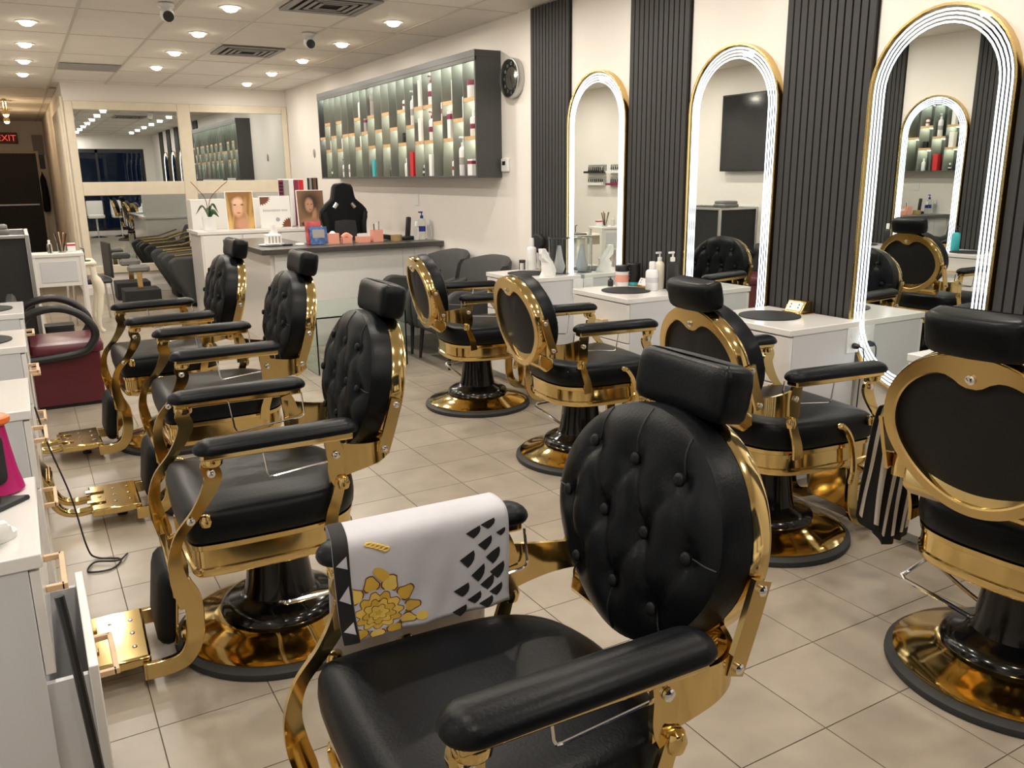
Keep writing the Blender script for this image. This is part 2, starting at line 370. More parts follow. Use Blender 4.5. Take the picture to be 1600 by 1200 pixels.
for y, l in zip((4.77, 3.51, 2.31, 1.10), ('lit pill shaped mirror with gold frame farthest from the camera, beside the clock end panel', 'lit pill shaped gold framed mirror in which a black television shows', 'largest lit pill shaped gold framed mirror at the right edge', 'lit pill shaped gold framed mirror just outside the right edge')):
    arch_mirror(WR-.001, -1, y, l)
for y, l in zip((4.98, 3.78, 2.58, 1.38), ('lit pill shaped mirror of the left wall seen inside the nearest right mirror', 'second lit pill shaped mirror of the left wall', 'third lit pill shaped mirror of the left wall', 'lit pill shaped mirror of the left wall nearest the camera')):
    arch_mirror(WL+.001, 1, y, l)
# downlights
lens_m = MB().lathe([(.012, -.030), (.034, -.025), (.050, -.012), (.054, 0), (.053, .004)], 20).mesh('lens', G['lampglow']); trim_m = MB().lathe([(.054, 0.0), (.078, 0.0), (.082, .006), (.054, .006)], 24, caps=False).mesh('trim_ring', G['whitep'])
def downlight(x, y, label, on=True):
    t = thing('downlight', label, 'ceiling light', (x, y, ZC-.0065), 0, 'recessed ceiling downlights')
    for n_, me in (('lens', lens_m), ('trim_ring', trim_m)):
        o = bpy.data.objects.new(n_, me); COL.objects.link(o); o.parent = t
    L = bpy.data.lights.new('bulb', 'AREA'); L.shape = 'DISK'; L.size = .1; L.energy = LAMP_W; L.color = LAMP_C; L.spread = PI
    lo = bpy.data.objects.new('bulb', L); COL.objects.link(lo); lo.parent = t; lo.location = (0, 0, -.034)
ORD = ['first', 'second', 'third', 'fourth', 'fifth', 'sixth', 'seventh', 'eighth', 'ninth', 'tenth']
for x, y0, row in ((.24, 11.52, 'left'), (1.495, 10.27, 'middle'), (2.755, 11.54, 'right')):
    for k in range(10):
        y = y0-1.235*k
        if y < -1: break
        downlight(x, y, 'round recessed ceiling downlight, %s from the back in the %s row' % (ORD[k], row))
# ceiling vents, cameras, track lights
def vent(x0, x1, y0, y1, label):
    t = thing('ceiling_vent', label, 'air vent', ((x0+x1)/2, (y0+y1)/2, ZC-.005)); a, b = (x1-x0)/2, (y1-y0)/2
    MB().bb(-a, a, -b, b, -.002, 0).build('backing', G['blackm'], t, smooth=False)
    MB().bb(-a, a, -b, -b+.05, -.014, -.002).bb(-a, a, b-.05, b, -.014, -.002).bb(-a, -a+.05, -b+.05, b-.05, -.014, -.002).bb(a-.05, a, -b+.05, b-.05, -.014, -.002).build('vent_frame', G['vent'], t, bevel=.003)
    for i in range(3):
        q = .09+i*.055; R_ = Matrix.Rotation(.5, 3, 'X')
        m = MB(); aa, bb_ = a-q, b-q
        if aa < .03 or bb_ < .03: break
        for c, d in (((0, -bb_, -.016), (2*aa, .03, .003)), ((0, bb_, -.016), (2*aa, .03, .003)), ((-aa, 0, -.016), (.03, 2*bb_, .003)), ((aa, 0, -.016), (.03, 2*bb_, .003))): m.box(c, d)
        m.build('louvre', G['vent'], t, smooth=False)
vent(1.81, 2.38, 8.35, 8.95, 'square grey louvred ceiling vent halfway down the ceiling')
vent(1.81, 2.38, 5.85, 6.45, 'square grey louvred ceiling vent cut by the top edge')
tag(MB().bb(.565, 1.15, 10.28, 10.86, ZC-.012, ZC-.004).build('ceiling_panel', G['vent'], bevel=.003), 'flat grey return panel in the ceiling by the partition', 'panel')
def dome(x, y, label):
    t = thing('security_camera', label, 'camera', (x, y, ZC-.0065), 0, 'ceiling security cameras')
    MB().lathe([(.055, 0), (.055, -.02), (.04, -.035), (.02, -.045)], 20).build('mount', G['whitep'], t)
    M = Matrix.Rotation(.5, 4, 'X'); M.translation = (0, -.01, -.07)
    MB().lathe([(.01, -.045), (.03, -.04), (.044, -.02), (.046, .0), (.042, .025), (.02, .045)], 20).xf(M).build('ball', G['whitep'], t)
    MB().lathe([(.036, -.05), (.036, -.034), (.02, -.03)], 20, axis='y').xf(Matrix.Translation((0, -.018, -.075)) @ Matrix.Rotation(.35, 4, 'X')).build('lens', G['screen'], t)
dome(1.07, 6.62, 'white ball security camera hanging near the top edge left of the vents')
dome(2.31, 7.4, 'white ball security camera with dark lens beside the right downlight row')
tl = thing('track_light', 'brass track light with two glowing spots in the corridor', 'lamp', (.02, 16.5, ZC-.0065))
MB().bb(-.03, .03, -1.4, 1.4, -.03, 0).build('track', G['goldb'], tl, bevel=.004)
for y in (-1.1, .7):
    MB().tube([(0, y, -.03), (0, y, -.12)], .012).build('stem', G['goldb'], tl)
    MB().lathe([(.03, -.12), (.055, -.17), (.05, -.2)], 16, (0, y, 0)).build('spot_shade', G['goldb'], tl)
    MB().lathe([(.002, -.235), (.03, -.225), (.04, -.2), (.03, -.19)], 14, (0, y, 0)).build('spot_lens', G['lampglow'], tl)
    L = bpy.data.lights.new('bulb', 'POINT'); L.energy = 7; L.color = (1, .72, .42); L.shadow_soft_size = .04
    lo = bpy.data.objects.new('bulb', L); COL.objects.link(lo); lo.parent = tl; lo.location = (0, y, -.26)
# ================================================================== BARBER CHAIRS  (local: +x front, +y left, z up)
def seat_outline():
    pts = [(.292, -.20), (.285, -.25), (.24, -.272), (.10, -.277), (-.06, -.272), (-.15, -.245), (-.21, -.185), (-.238, -.09)]
    o = [(-.242, 0)]+[(x, -y) for x, y in reversed(pts)][0:0]
    right = [(-.238, -.09), (-.21, -.185), (-.15, -.245), (-.06, -.272), (.10, -.277), (.24, -.272), (.285, -.25), (.297, -.18), (.302, 0)]
    ring = [(-.242, 0)]+right+[(x, -y) for x, y in reversed(right[:-1])]
    c = cat([Vector((x, y, 0)) for x, y in ring+[ring[0]]], 4)[:-1]
    return [(p.x, p.y) for p in c]
WRAP = .012; TILT = math.radians(11); BC = Vector((-.308, 0, .812))
def bk(u, w_, n):  # backrest frame -> chair
    return Vector((BC.x + n*math.cos(TILT) - w_*math.sin(TILT), u, BC.z + w_*math.cos(TILT) + n*math.sin(TILT)))
def bout(t, s=1.0):
    u, w_ = .252*math.cos(t), .226*math.sin(t)
    if w_ < 0: u *= 1-.17*(-w_/.226)**1.6
    return u*s, w_*s
BUT = [(u, .123) for u in (-.132, 0, .132)]+[(u, 0.0) for u in (-.19, -.064, .064, .19)]+[(u, -.122) for u in (-.125, 0, .125)]
def pad_depth(u, w_, s):
    d = .030+.040*(1-s**4.5)
    wrap = WRAP*(u/.25)**2
    dip = 0
    for bu, bw in BUT:
        q = ((u-bu)**2+(w_-bw)**2)/.0011; dip = max(dip, math.exp(-q))
    cr = 0  # diagonal creases between rows
    for bu, bw in BUT:
        for cu, cw in BUT:
            if abs(bw-cw-.123) < .02 and abs(bu-cu) < .09:
                dx, dw = cu-bu, cw-bw; L2 = dx*dx+dw*dw; k = ((u-bu)*dx+(w_-bw)*dw)/L2
                if 0 < k < 1:
                    dist = ((u-bu-k*dx)**2+(w_-bw-k*dw)**2)/.00010; cr = max(cr, math.exp(-dist))
    return d+wrap-.017*dip-.0075*cr
def build_chair():
    t = thing('barber_chair', 'x', 'barber chair', (0, 0, 0), 0, 'gold and black barber chairs')
    # base
    MB().lathe([(.300, .0), (.343, .0), (.347, .008), (.345, .022), (.325, .034), (.30, .034)], 64).build('rubber_ring', G['rubber'], t)
    MB().lathe([(.322, .030), (.324, .040), (.310, .046), (.27, .056), (.22, .072), (.19, .088), (.15, .088)], 64).build('base_dish', G['gold'], t)
    MB().lathe([(.12, .085), (.190, .085), (.197, .095), (.190, .112), (.165, .127), (.135, .135), (.118, .145), (.108, .18), (.098, .26), (.09, .345), (.09, .36)], 48).build('column', G['blackgloss'], t)
    MB().tube(cat([(-.03, .09, .135), (-.09, .20, .19), (-.13, .28, .225)], 4)+cat([(-.12, .295, .232), (.03, .31, .238), (.045, .30, .235)], 4)+cat([(.05, .27, .222), (.055, .19, .18), (.06, .085, .135)], 4), .0075, 8).build('pump_lever', G['chrome'], t)
    # seat
    so = seat_outline()
    MB().loft(so, [(.335, .07), (.345, .03), (.352, .008), (.358, .004), (.376, .004), (.38, .010), (.432, .010), (.436, .004), (.452, .002), (.456, .02)]).build('seat_frame', G['gold'], t)
    MB().loft(so, [(.454, .02), (.457, .006), (.468, -.003), (.50, -.006), (.532, -.003), (.549, .006), (.558, .02), (.564, .05), (.569, .05, .75), (.572, .05, .4), (.573, .05, .1)]).build('seat_cushion', G['leather'], t)
    for s in (1, -1):
        # armrest
        ar = rrect(-.205, .262, -.045, .045, .0445, 7)
        pad = MB().loft([(x, y*(1.0+.12*math.sin((x+.2)*6))) for x, y in ar], [(.747, .007), (.750, .001), (.757, -.002), (.765, 0), (.773, .006), (.779, .015), (.783, .026), (.7855, .036)])
        pad.v = [Vector((p.x, p.y+s*.305, p.z+.006*math.cos((p.x+.02)*7)-.004)) for p in pad.v]
        pad.build('armrest', G['leather'], t)
        MB().bb(-.185, .245, s*.305-.028, s*.305+.028, .724, .748).build('arm_rail', G['gold'], t, bevel=.006)
        MB().lathe([(.026, .704), (.030, .710), (.030, .724), (.024, .728)], 14, (.215, s*.303, 0)).build('arm_socket', G['gold'], t)
        # wavy front support running down to the foot rest
        MB().strip([(.212, .725), (.222, .695), (.214, .665), (.232, .62), (.268, .565), (.318, .505), (.338, .44), (.335, .375), (.322, .315), (.318, .285)],
                   lambda q: .038+.012*math.sin(q*9), s*.278, s*.292).build('arm_support', G['gold'], t)
        for x, z in ((.219, .676), (.286, .545)):
            MB().lathe([(.0115, .0), (.0115, .006), (.006, .009)], 12, (x, 0, z), 'y').xf(Matrix.Translation((0, s*.292, 0)) @ (Matrix.Identity(4) if s > 0 else Matrix.Scale(-1, 4, (0, 1, 0)))).build('bolt', G['chrome'], t)
        MB().lathe([(.003, -.02), (.014, -.016), (.019, 0), (.014, .016), (.003, .02)], 14, (.245, s*.285, .535)).build('pivot_ball', G['gold'], t)
        # shaped rear bracket
        MB().strip([(-.128, .728), (-.135, .70), (-.142, .66), (-.140, .61), (-.150, .57)], lambda q: .036+.016*math.sin(q*3.1), s*.270, s*.283).build('arm_clevis', G['gold'], t)
        R_ = []; PP = cat([(-.118, .279, 0), (-.19, .283, 0), (-.262, .276, 0), (-.312, .248, 0), (-.335, .19, 0)], 5)
        for k, pt in enumerate(PP):   # curved sheet sweeping from the arm round to the side of the back
            q = k/(len(PP)-1); z1_ = .712-.022*math.sin(q*PI)-.01*q; z0_ = .580+.055*q**.7; d_ = PP[min(k+1, len(PP)-1)]-PP[max(k-1, 0)]; d_.normalize(); nx, ny = -d_.y, d_.x
            in_, ou_ = (pt.x+nx*.010, s*(pt.y+ny*.010)), (pt.x, s*pt.y)
            R_.append([(*ou_, z1_), (*in_, z1_), (*in_, z0_), (*ou_, z0_)])
        MB().rings(R_).build('arm_bracket', G['gold'], t)
        MB().strip([(-.152, .585), (-.135, .53), (-.118, .48), (-.112, .43)], lambda q: .030+.012*q, s*.280, s*.291).build('seat_strap', G['gold'], t)
        MB().lathe([(.003, -.022), (.016, -.018), (.021, 0), (.016, .018), (.003, .022)], 14, (-.158, s*.287, .578)).build('pivot_ball', G['gold'], t)
        MB().lathe([(.0115, .0), (.0115, .006), (.006, .009)], 12, (-.142, 0, .668), 'y').xf(Matrix.Translation((0, s*.284, 0)) @ (Matrix.Identity(4) if s > 0 else Matrix.Scale(-1, 4, (0, 1, 0)))).build('bolt', G['chrome'], t)
        # straight strut with two bolts
        MB().strip([(-.295, .645), (-.322, .725), (-.348, .81)], .038, s*.262, s*.274).build('back_strut', G['goldb'], t)
        for x, z in ((-.30, .660), (-.343, .795)):
            MB().lathe([(.010, .0), (.010, .006), (.005, .009)], 12, (x, 0, z), 'y').xf(Matrix.Translation((0, s*.274, 0)) @ (Matrix.Identity(4) if s > 0 else Matrix.Scale(-1, 4, (0, 1, 0)))).build('bolt', G['chrome'], t)
        # thin towel wire under the arm
        MB().tube([(.07, s*.262, .735), (.058, s*.26, .64), (.052, s*.259, .628), (.04, s*.258, .626), (-.17, s*.258, .646), (-.182, s*.259, .65), (-.186, s*.26, .662), (-.18, s*.262, .735)], .0032, 6).build('towel_bar', G['chrome'], t)
        # foot rest side bar
        MB().strip([(.318, .315), (.296, .262), (.292, .19), (.302, .12), (.33, .072), (.38, .056), (.45, .056)], .052, s*.168, s*.190).build('footrest_bar', G['gold'], t, bevel=.003)
        MB().tube([(.318, s*.18, .30), (.322, s*.285, .30)], .014, 10).build('footrest_pin', G['gold'], t)
        MB().tube(cat([(.60, s*.075, .072), (.68, s*.075, .066), (.735, s*.075, .085), (.765, s*.075, .135), (.775, s*.075, .20), (.782, s*.075, .235)], 5), .0185, 10).build('foot_tube', G['gold'], t)
    MB().box((.335, 0, .30), (.024, .36, .07)).build('footrest_crossbar', G['gold'], t, bevel=.006)
    MB().box((.338, 0, .19), (.012, .23, .22), Matrix.Rotation(-.10, 3, 'Y')).build('calf_plate', G['gold'], t, bevel=.004)
    cp = MB().loft(rrect(-.125, .125, -.135, .135, .05, 5), [(-.024, .004), (-.01, 0), (.006, .004), (.02, .02), (.027, .05)])
    cp.xf(Matrix.Translation((.366, 0, .205)) @ Matrix.Rotation(-.12, 4, 'Y') @ basis((0, 0, 1), (0, 1, 0), (0, 0, 0)) @ Matrix.Scale(-1, 4, (0, 0, 1))).build('calf_pad', G['leather2'], t)
    fp = MB().bb(.425, .625, -.165, .165, .062, .097).build('foot_plate', G['gold'], t, bevel=.008)
    riv = MB().lathe([(.007, 0), (.007, .002), (.004, .003)], 10).mesh('rivet', G['chrome'])
    for x in (.465, .525, .585):
        for y in (-.09, 0, .09):
            o = bpy.data.objects.new('rivet', riv); COL.objects.link(o); o.parent = fp; o.location = (x, y, .097)
    for y in (-.07, .07): MB().box((.60, y, .101), (.075, .026, .008)).build('tread_clip', G['gold'], t, bevel=.002)
    MB().tube([(.50, 0, .062), (.50, 0, .012)], .006).lathe([(.022, 0), (.022, .010), (.01, .014)], 14, (.50, 0, .0)).build('levelling_foot', G['rubber'], t)
    tp = MB().box((.792, 0, .262), (.135, .25, .014), Matrix.Rotation(-1.05, 3, 'Y')).build('tread_plate', G['gold'], t, bevel=.006)
    for k in (-.035, .035): MB().box((.792-.011+k*.5, 0, .262+.0063+k*.87), (.012, .20, .008), Matrix.Rotation(-1.05, 3, 'Y')).build('tread_rib', G['gold'], tp, bevel=.002)
    # gold hand lever on the right-hand side
    MB().tube(cat([(.075, -.285, .535), (.105, -.292, .525), (.135, -.297, .48), (.152, -.300, .42), (.160, -.302, .35), (.150, -.302, .29)], 5), [.006]+[.0125]*24+[.008], 8).build('side_lever', G['gold'], t)
    # backrest: tufted pad
    NT, NS = 64, 22; m = MB(); m.v.append(bk(0, 0, pad_depth(0, 0, 0)))
    for i in range(1, NS+1):
        s = i/NS
        for k in range(NT):
            u, w_ = bout(2*PI*k/NT, s); m.v.append(bk(u, w_, pad_depth(u, w_, s)))
    for dn, sc in ((.014, 1.016), (-.034, 1.018), (-.042, .99)):
        for k in range(NT):
            u, w_ = bout(2*PI*k/NT, sc); m.v.append(bk(u, w_, WRAP*(u/.25)**2+dn))
    for k in range(NT): m.f.append([0, 1+k, 1+(k+1) % NT])
    for i in range(NS+2):
        for k in range(NT):
            a = 1+i*NT; k2 = (k+1) % NT; m.f.append([a+k, a+NT+k, a+NT+k2, a+k2])
    pad = m.build('backrest', G['leather'], t)
    bm_ = MB().lathe([(.0125, -.004), (.0128, .0015), (.010, .005), (.004, .0065)], 14).mesh('button', G['leather2'])
    for u, w_ in BUT:
        o = bpy.data.objects.new('button', bm_); COL.objects.link(o); o.parent = pad
        s = max(abs(u)/.25, .01); o.matrix_local = basis((0, 1, 0), (-math.sin(TILT), 0, math.cos(TILT)), bk(u, w_, pad_depth(u, w_, .55)+.005))
    # stitched seams from the outer buttons to the edge
    for u0, w0, u1, w1 in ((-.132, .123, -.12, .196), (0, .123, 0, .222), (.132, .123, .12, .196), (-.19, 0, -.248, .0), (.19, 0, .248, .0), (0, -.122, 0, -.222), (-.125, -.122, -.15, -.175), (.125, -.122, .15, -.175)):
        P = []
        for k in range(9):
            q = k/8; u, w_ = u0+(u1-u0)*q, w0+(w1-w0)*q; s = min(1, math.hypot(u/.252, w_/.226)); P.append(bk(u, w_, pad_depth(u, w_, s)+.0002))
        MB().tube(P, .0020, 5).build('seam', G['seam'], pad)
    def wrapn(u): return WRAP*(u/.25)**2
    T_ = [2*PI*k/72 for k in range(72)]
    def ringp(sc, n): return [bk(*bout(a, sc), wrapn(bout(a, sc)[0])+n) for a in T_]
    MB().rings([ringp(1.0, -.036), ringp(1.018, -.036), ringp(1.023, -.041), ringp(1.023, -.070), ringp(1.013, -.078), ringp(.97, -.078), ringp(.97, -.036), ringp(1.0, -.036)], caps=False).build('back_rim', G['gold'], t)
    def inner(a):
        d = abs((a-PI/2+PI) % (2*PI)-PI); return .865-.05*math.exp(-(d/.85)**2)-.215/(1+(d/.27)**4)
    def ringi(off, n): return [bk(*bout(a, inner(a)+off), wrapn(bout(a, inner(a))[0])+n) for a in T_]
    MB().rings([ringp(1.005, -.072), ringp(1.0, -.083), ringi(.02, -.083), ringi(0, -.079), ringi(0, -.055), ringp(.995, -.06), ringp(1.005, -.072)], caps=False).build('back_frame', G['goldb'], t)
    pm_ = MB(); pm_.v.append(bk(0, -.03, -.078))
    for i in range(1, 7):
        for a in T_:
            s = i/6; u, w_ = bout(a, (inner(a)+.01)*s); pm_.v.append(bk(u, w_, wrapn(u)-.06-.018*(1-s*s)))
    for k in range(72): pm_.f.append([0, 1+(k+1) % 72, 1+k])
    for i in range(5):
        for k in range(72): a = 1+i*72; k2 = (k+1) % 72; pm_.f.append([a+k, a+k2, a+72+k2, a+72+k])
    pm_.build('back_panel', G['panel'], t)
    MB().lathe([(.013, 0), (.013, -.006), (.007, -.010)], 14).xf(basis((0, 1, 0), (-math.sin(TILT), 0, math.cos(TILT)), bk(0, .165, -.083))).build('back_screw', G['chrome'], t)
    # yoke joining the back to the arms
    MB().prism([(-.335, .665), (-.345, .60), (-.30, .565), (-.255, .585), (-.262, .63)], -.20, .20).build('back_yoke', G['gold'], t, bevel=.01)
    # head rest
    hp = []
    for k in range(40):
        a = 2*PI*k/40; c, s_ = math.cos(a), math.sin(a); y = .128*math.copysign(abs(s_)**.42, s_); x = .046*math.copysign(abs(c)**.42, c)
        hp.append((x+.9*y*y, y))
    hr = MB().loft(hp, [(-.054, .020), (-.051, .007), (-.041, .0), (-.02, -.003), (.022, -.003), (.042, .0), (.050, .008), (.054, .022)])
    hr.xf(Matrix.Translation((-.418, 0, 1.072)) @ Matrix.Rotation(-TILT, 4, 'Y')).build('headrest', G['leather'], t)
    MB().tube([(-.39, 0, .95), (-.405, 0, 1.0), (-.412, 0, 1.03)], .014, 10).build('headrest_post', G['chrome'], t)
    return t
proto = build_chair()
CH = [((.67, 1.19), 178, 'nearest black and gold barber chair with a patterned cloth over one armrest', True),
      ((.60, 2.63), 178, 'second black and gold barber chair of the left row, its gold foot plate fully visible', True),
      ((.73, 3.975), 179, 'third black and gold barber chair of the left row, its gold foot tread upright', True),
      ((.655, 5.05), 181, 'farthest black and gold barber chair of the left row, beside the maroon seat', True),
      ((2.49, 4.785), -9, 'black and gold barber chair without headrest in front of the grey armchairs', False),
      ((2.462, 3.545), -6, 'black and gold barber chair without headrest, second in the right row from the desk', False),
      ((2.562, 2.322), -6, 'black and gold barber chair with headrest facing the nearest lit mirror', True),
      ((2.42, 1.20), 3, 'black and gold barber chair cut by the right edge, striped cape over its arm', True)]
UPPER = ('backrest', 'back_rim', 'back_frame', 'back_panel', 'back_screw', 'back_yoke', 'headrest', 'headrest_post')
for n, ((x, y), a, l, head) in enumerate(CH):
    c = proto if n == 0 else dup(proto, (x, y, 0), math.radians(a), l, () if head else ('headrest', 'headrest_post'))
    if n: # backs are set at slightly different heights along their sliding struts
        for q in c.children:
            if q.name.split('.')[0] in UPPER: q.location.z += -.03 if n in (4, 5, 6) else .015
(x, y), a, l, head = CH[0]; proto.location = (x, y, 0); proto.rotation_euler = (0, 0, math.radians(a)); proto['label'] = l
for q in proto.children:
    if q.name.split('.')[0] in UPPER: q.location.z += .015
# ================================================================== STATION CABINETS
ZT = .789
def cabinet(xf, s, y0, y1, label, pull=0.0):
    """front plane at xf, front faces direction s along x; depth .5 back to the wall"""
    d = abs((WR if s < 0 else WL)-xf)-.046; yc = (y0+y1)/2; w_ = y1-y0
    t = thing('station_cabinet', label, 'cabinet', (xf, yc, 0), 0, 'white station cabinets')
    X = lambda a, b: (min(s*a, s*b), max(s*a, s*b))
    MB().bb(*X(-d, .006), -w_/2-.004, w_/2+.004, ZT-.03, ZT).build('worktop', G['white'], t, bevel=.003)
    MB().bb(*X(-d+.01, -.02), -w_/2, w_/2, .05, ZT-.03).build('body', G['shadewhite'], t, bevel=.002)
    MB().bb(*X(-d+.03, -.06), -w_/2+.02, w_/2-.02, 0, .05).build('plinth', G['shadewhite'], t)
    for n, (z0, z1, p) in enumerate(((.53, ZT-.036, 0), (.06, .524, pull))):
        dr_ = MB().bb(*X(p-.019, p), -w_/2+.002, w_/2-.002, z0, z1).build('drawer', G['white'], t, bevel=.002)
        if p:
            for q in (-1, 1): MB().box((s*(p-.039)/2, q*(w_/2-.027), (z0+z1)/2), (p+.001, .014, z1-z0-.05)).build('drawer_side', G['shadewhite'], dr_)
        zh = (z0+z1)/2+(.0 if n == 0 else .12); hl = .085
        MB().bb(*X(p, p+.036), -hl-.006, -hl+.006, zh-.007, zh+.007).bb(*X(p, p+.036), hl-.006, hl+.006, zh-.007, zh+.007).bb(*X(p+.03, p+.042), -hl-.006, hl+.006, zh-.007, zh+.007).build('handle', G['beech'], dr_, bevel=.0015)
    return t
mat_m = MB().lathe([(.148, 0), (.15, .002), (.149, .005)], 48).mesh('heat_mat', G['blackm'])
def round_mat(x, y, label):
    o = bpy.data.objects.new('round_mat', mat_m); COL.objects.link(o); o.location = (x, y, ZT+.0005); tag(o, label, 'mat', 'round black station mats')
def gold_outlet(x, y, s, label):
    t = thing('countertop_outlet', label, 'power outlet', (x, y, ZT+.0005), 0, 'gold countertop outlets')
    MB().bb(-.05, .05, -.07, .07, 0, .005).build('outlet_base', G['goldb'], t, bevel=.002)
    MB().prism([(s*.045, .005), (s*.012, .062), (-s*.04, .062), (-s*.045, .005)], -.055, .055).build('outlet_wedge', G['goldb'], t, bevel=.003)
    n = Vector((s*.057, 0, .033)).normalized(); c = Vector((s*.0285, 0, .0335)); M = basis((0, 1, 0), n.cross(Vector((0, 1, 0))), c+n*.001)
    MB().bb(-.045, .045, -.024, .024, -.001, .002).xf(M).build('outlet_face', G['whitep'], t, bevel=.001)
    for y_ in (-.025, .025):
        for q in (-.008, .008): MB().bb(y_-.003, y_+.003, q-.006, q+.002, .002, .0026).xf(M).build('socket_slot', G['blackm'], t)
cabinet(2.94, -1, 4.91, 5.46, 'white two drawer station cabinet in front of the farthest mirror gap'); cabinet(2.94, -1, 3.77, 4.32, 'white station cabinet crowded with jars between the two far mirrors'); cabinet(2.94, -1, 2.58, 3.15, 'white station cabinet holding only a mat and gold outlet')
cabinet(2.94, -1, 1.42, 1.99, 'white station cabinet hidden behind the right foreground chair')
cabinet(-.055, 1, 1.73, 2.22, 'nearest white station cabinet at the left edge, lower drawer pulled out', .075)
cabinet(-.055, 1, 2.92, 3.42, 'second white station cabinet at the left edge'); cabinet(-.055, 1, 4.12, 4.60, 'third white station cabinet at the left edge'); cabinet(-.055, 1, 5.185, 5.70, 'farthest white station cabinet at the left edge, beside the maroon seat')
for x, y, l in ((3.14, 5.2, 'round black mat on the cabinet by the grey armchairs'), (3.15, 4.06, 'round black mat in front of the dark jars'), (3.16, 2.915, 'round black mat beside a lone gold outlet'), (-.25, 5.43, 'round black mat on the farthest left cabinet'), (-.25, 4.34, 'round black mat on the third left cabinet'), (3.14, 1.7, 'round black mat on the cabinet behind the right foreground chair')): round_mat(x, y, l)
for x, y, l in ((3.36, 5.26, 'gold countertop outlet beside the small pump bottle'), (3.365, 4.12, 'gold countertop outlet beside the white lotion bottle'), (3.36, 2.91, 'gold countertop outlet alone behind a round mat')): gold_outlet(x, y, -1, l)
def side_outlet(x, y, z, label, cl):
    t = thing('wall_outlet', label, 'power outlet', (x, y, z), 0, 'white outlets on cabinet sides')
    MB().bb(-.042, .042, -.006, 0, -.062, .062).build('cover_plate', G['whitep'], t, bevel=.002)
    for q in (-.026, .026): MB().bb(-.016, .016, -.008, -.006, q-.014, q+.014).build('socket', G['wpaper'], t, bevel=.002)
    p = thing('mirror_plug', cl, 'plug', (x, y-.0085, z-.026), 0, 'black mirror plugs')
    MB().lathe([(.013, 0), (.015, -.008), (.012, -.028), (.006, -.036)], 12, axis='y').build('plug_body', G['blackp'], p)
    MB().tube(cat([(0, -.034, 0), (.008, -.05, -.01), (.012, -.055, -.06), (.01, -.045, -.15), (.012, -.04, -.30)], 6), .003, 6).build('cord', G['blackp'], p)
side_outlet(3.375, 4.9055, .70, 'white outlet on the cabinet side by the farthest mirror', 'black plug and cord beside the farthest mirror')
side_outlet(3.365, 2.5805, .70, 'white outlet on the cabinet side by the nearest mirror', 'black plug and cord beside the nearest mirror')

# ================================================================== PRODUCT SHELF
sh = thing('product_shelf', 'long wall mounted graphite display shelf with lit compartments and wooden ledges', 'shelf', (0, 0, 0))
X0, X1, Y0, Y1, Z0, Z1 = 3.218, WR-.0008, 6.11, 10.13, 1.465, 2.385
MB().bb(X0, X1, Y0, Y0+.022, Z0, Z1).build('end_panel', G['shelfdark'], sh, bevel=.0015); MB().bb(X0, X1, Y1-.022, Y1, Z0, Z1).build('end_panel', G['shelfdark'], sh, bevel=.0015)
MB().bb(X0-.004, X1, Y0, Y1, Z1, Z1+.05).bb(X0-.004, X0+.012, Y0, Y1, Z1-.03, Z1).build('top_panel', G['shelfdark'], sh, bevel=.0015); MB().bb(X0, X1, Y0+.022, Y1-.022, Z0, Z0+.018).build('bottom_panel', G['shelfdark'], sh, bevel=.0015)
MB().bb(X1-.008, X1, Y0+.022, Y1-.022, Z0+.018, Z1).build('back_panel', G['shelfdark'], sh)
NC = 20; cw = (Y1-Y0-.044)/NC; two = [1, 0, 1, 0, 1, 1, 0, 1, 0, 1, 0, 1, 0, 1, 0, 0, 1, 0, 1, 0]
div = MB().bb(X0+.002, X1-.008, -.004, .004, Z0+.018, Z1).mesh('divider', G['shelfside'], False)
ledge = MB().bb(X0+.004, X1-.008, -cw/2+.004, cw/2-.004, -.007, .007).bb(X0+.004, X0+.014, -cw/2+.004, cw/2-.004, -.024, -.007).mesh('ledge', G['oak'], False)
strip_m = MB().bb(X0+.075, X1-.02, -.006, .006, -.022, 0).mesh('light_strip', G['shelfled'], False)
SHELF = {}
for c in range(NC):
    yc = Y0+.022+cw*(c+.5)
    if c: o = bpy.data.objects.new('divider', div); COL.objects.link(o); o.parent = sh; o.location = (0, yc-cw/2, 0)
    hh = Z1-Z0-.018; zs = [Z0+.018+hh*k for k in ((.335, .665) if two[c] else (.5,))]
    for z in zs: o = bpy.data.objects.new('ledge', ledge); COL.objects.link(o); o.parent = sh; o.location = (0, yc, z)
    for z in [Z1]+[q-.0075 for q in zs]: o = bpy.data.objects.new('light_strip', strip_m); COL.objects.link(o); o.parent = sh; o.location = (0, yc, z-.001)
    fl_z = [Z0+.0185]+[q+.0075 for q in zs]
    SHELF[c+1] = (yc, fl_z[::-1])     # top compartment first
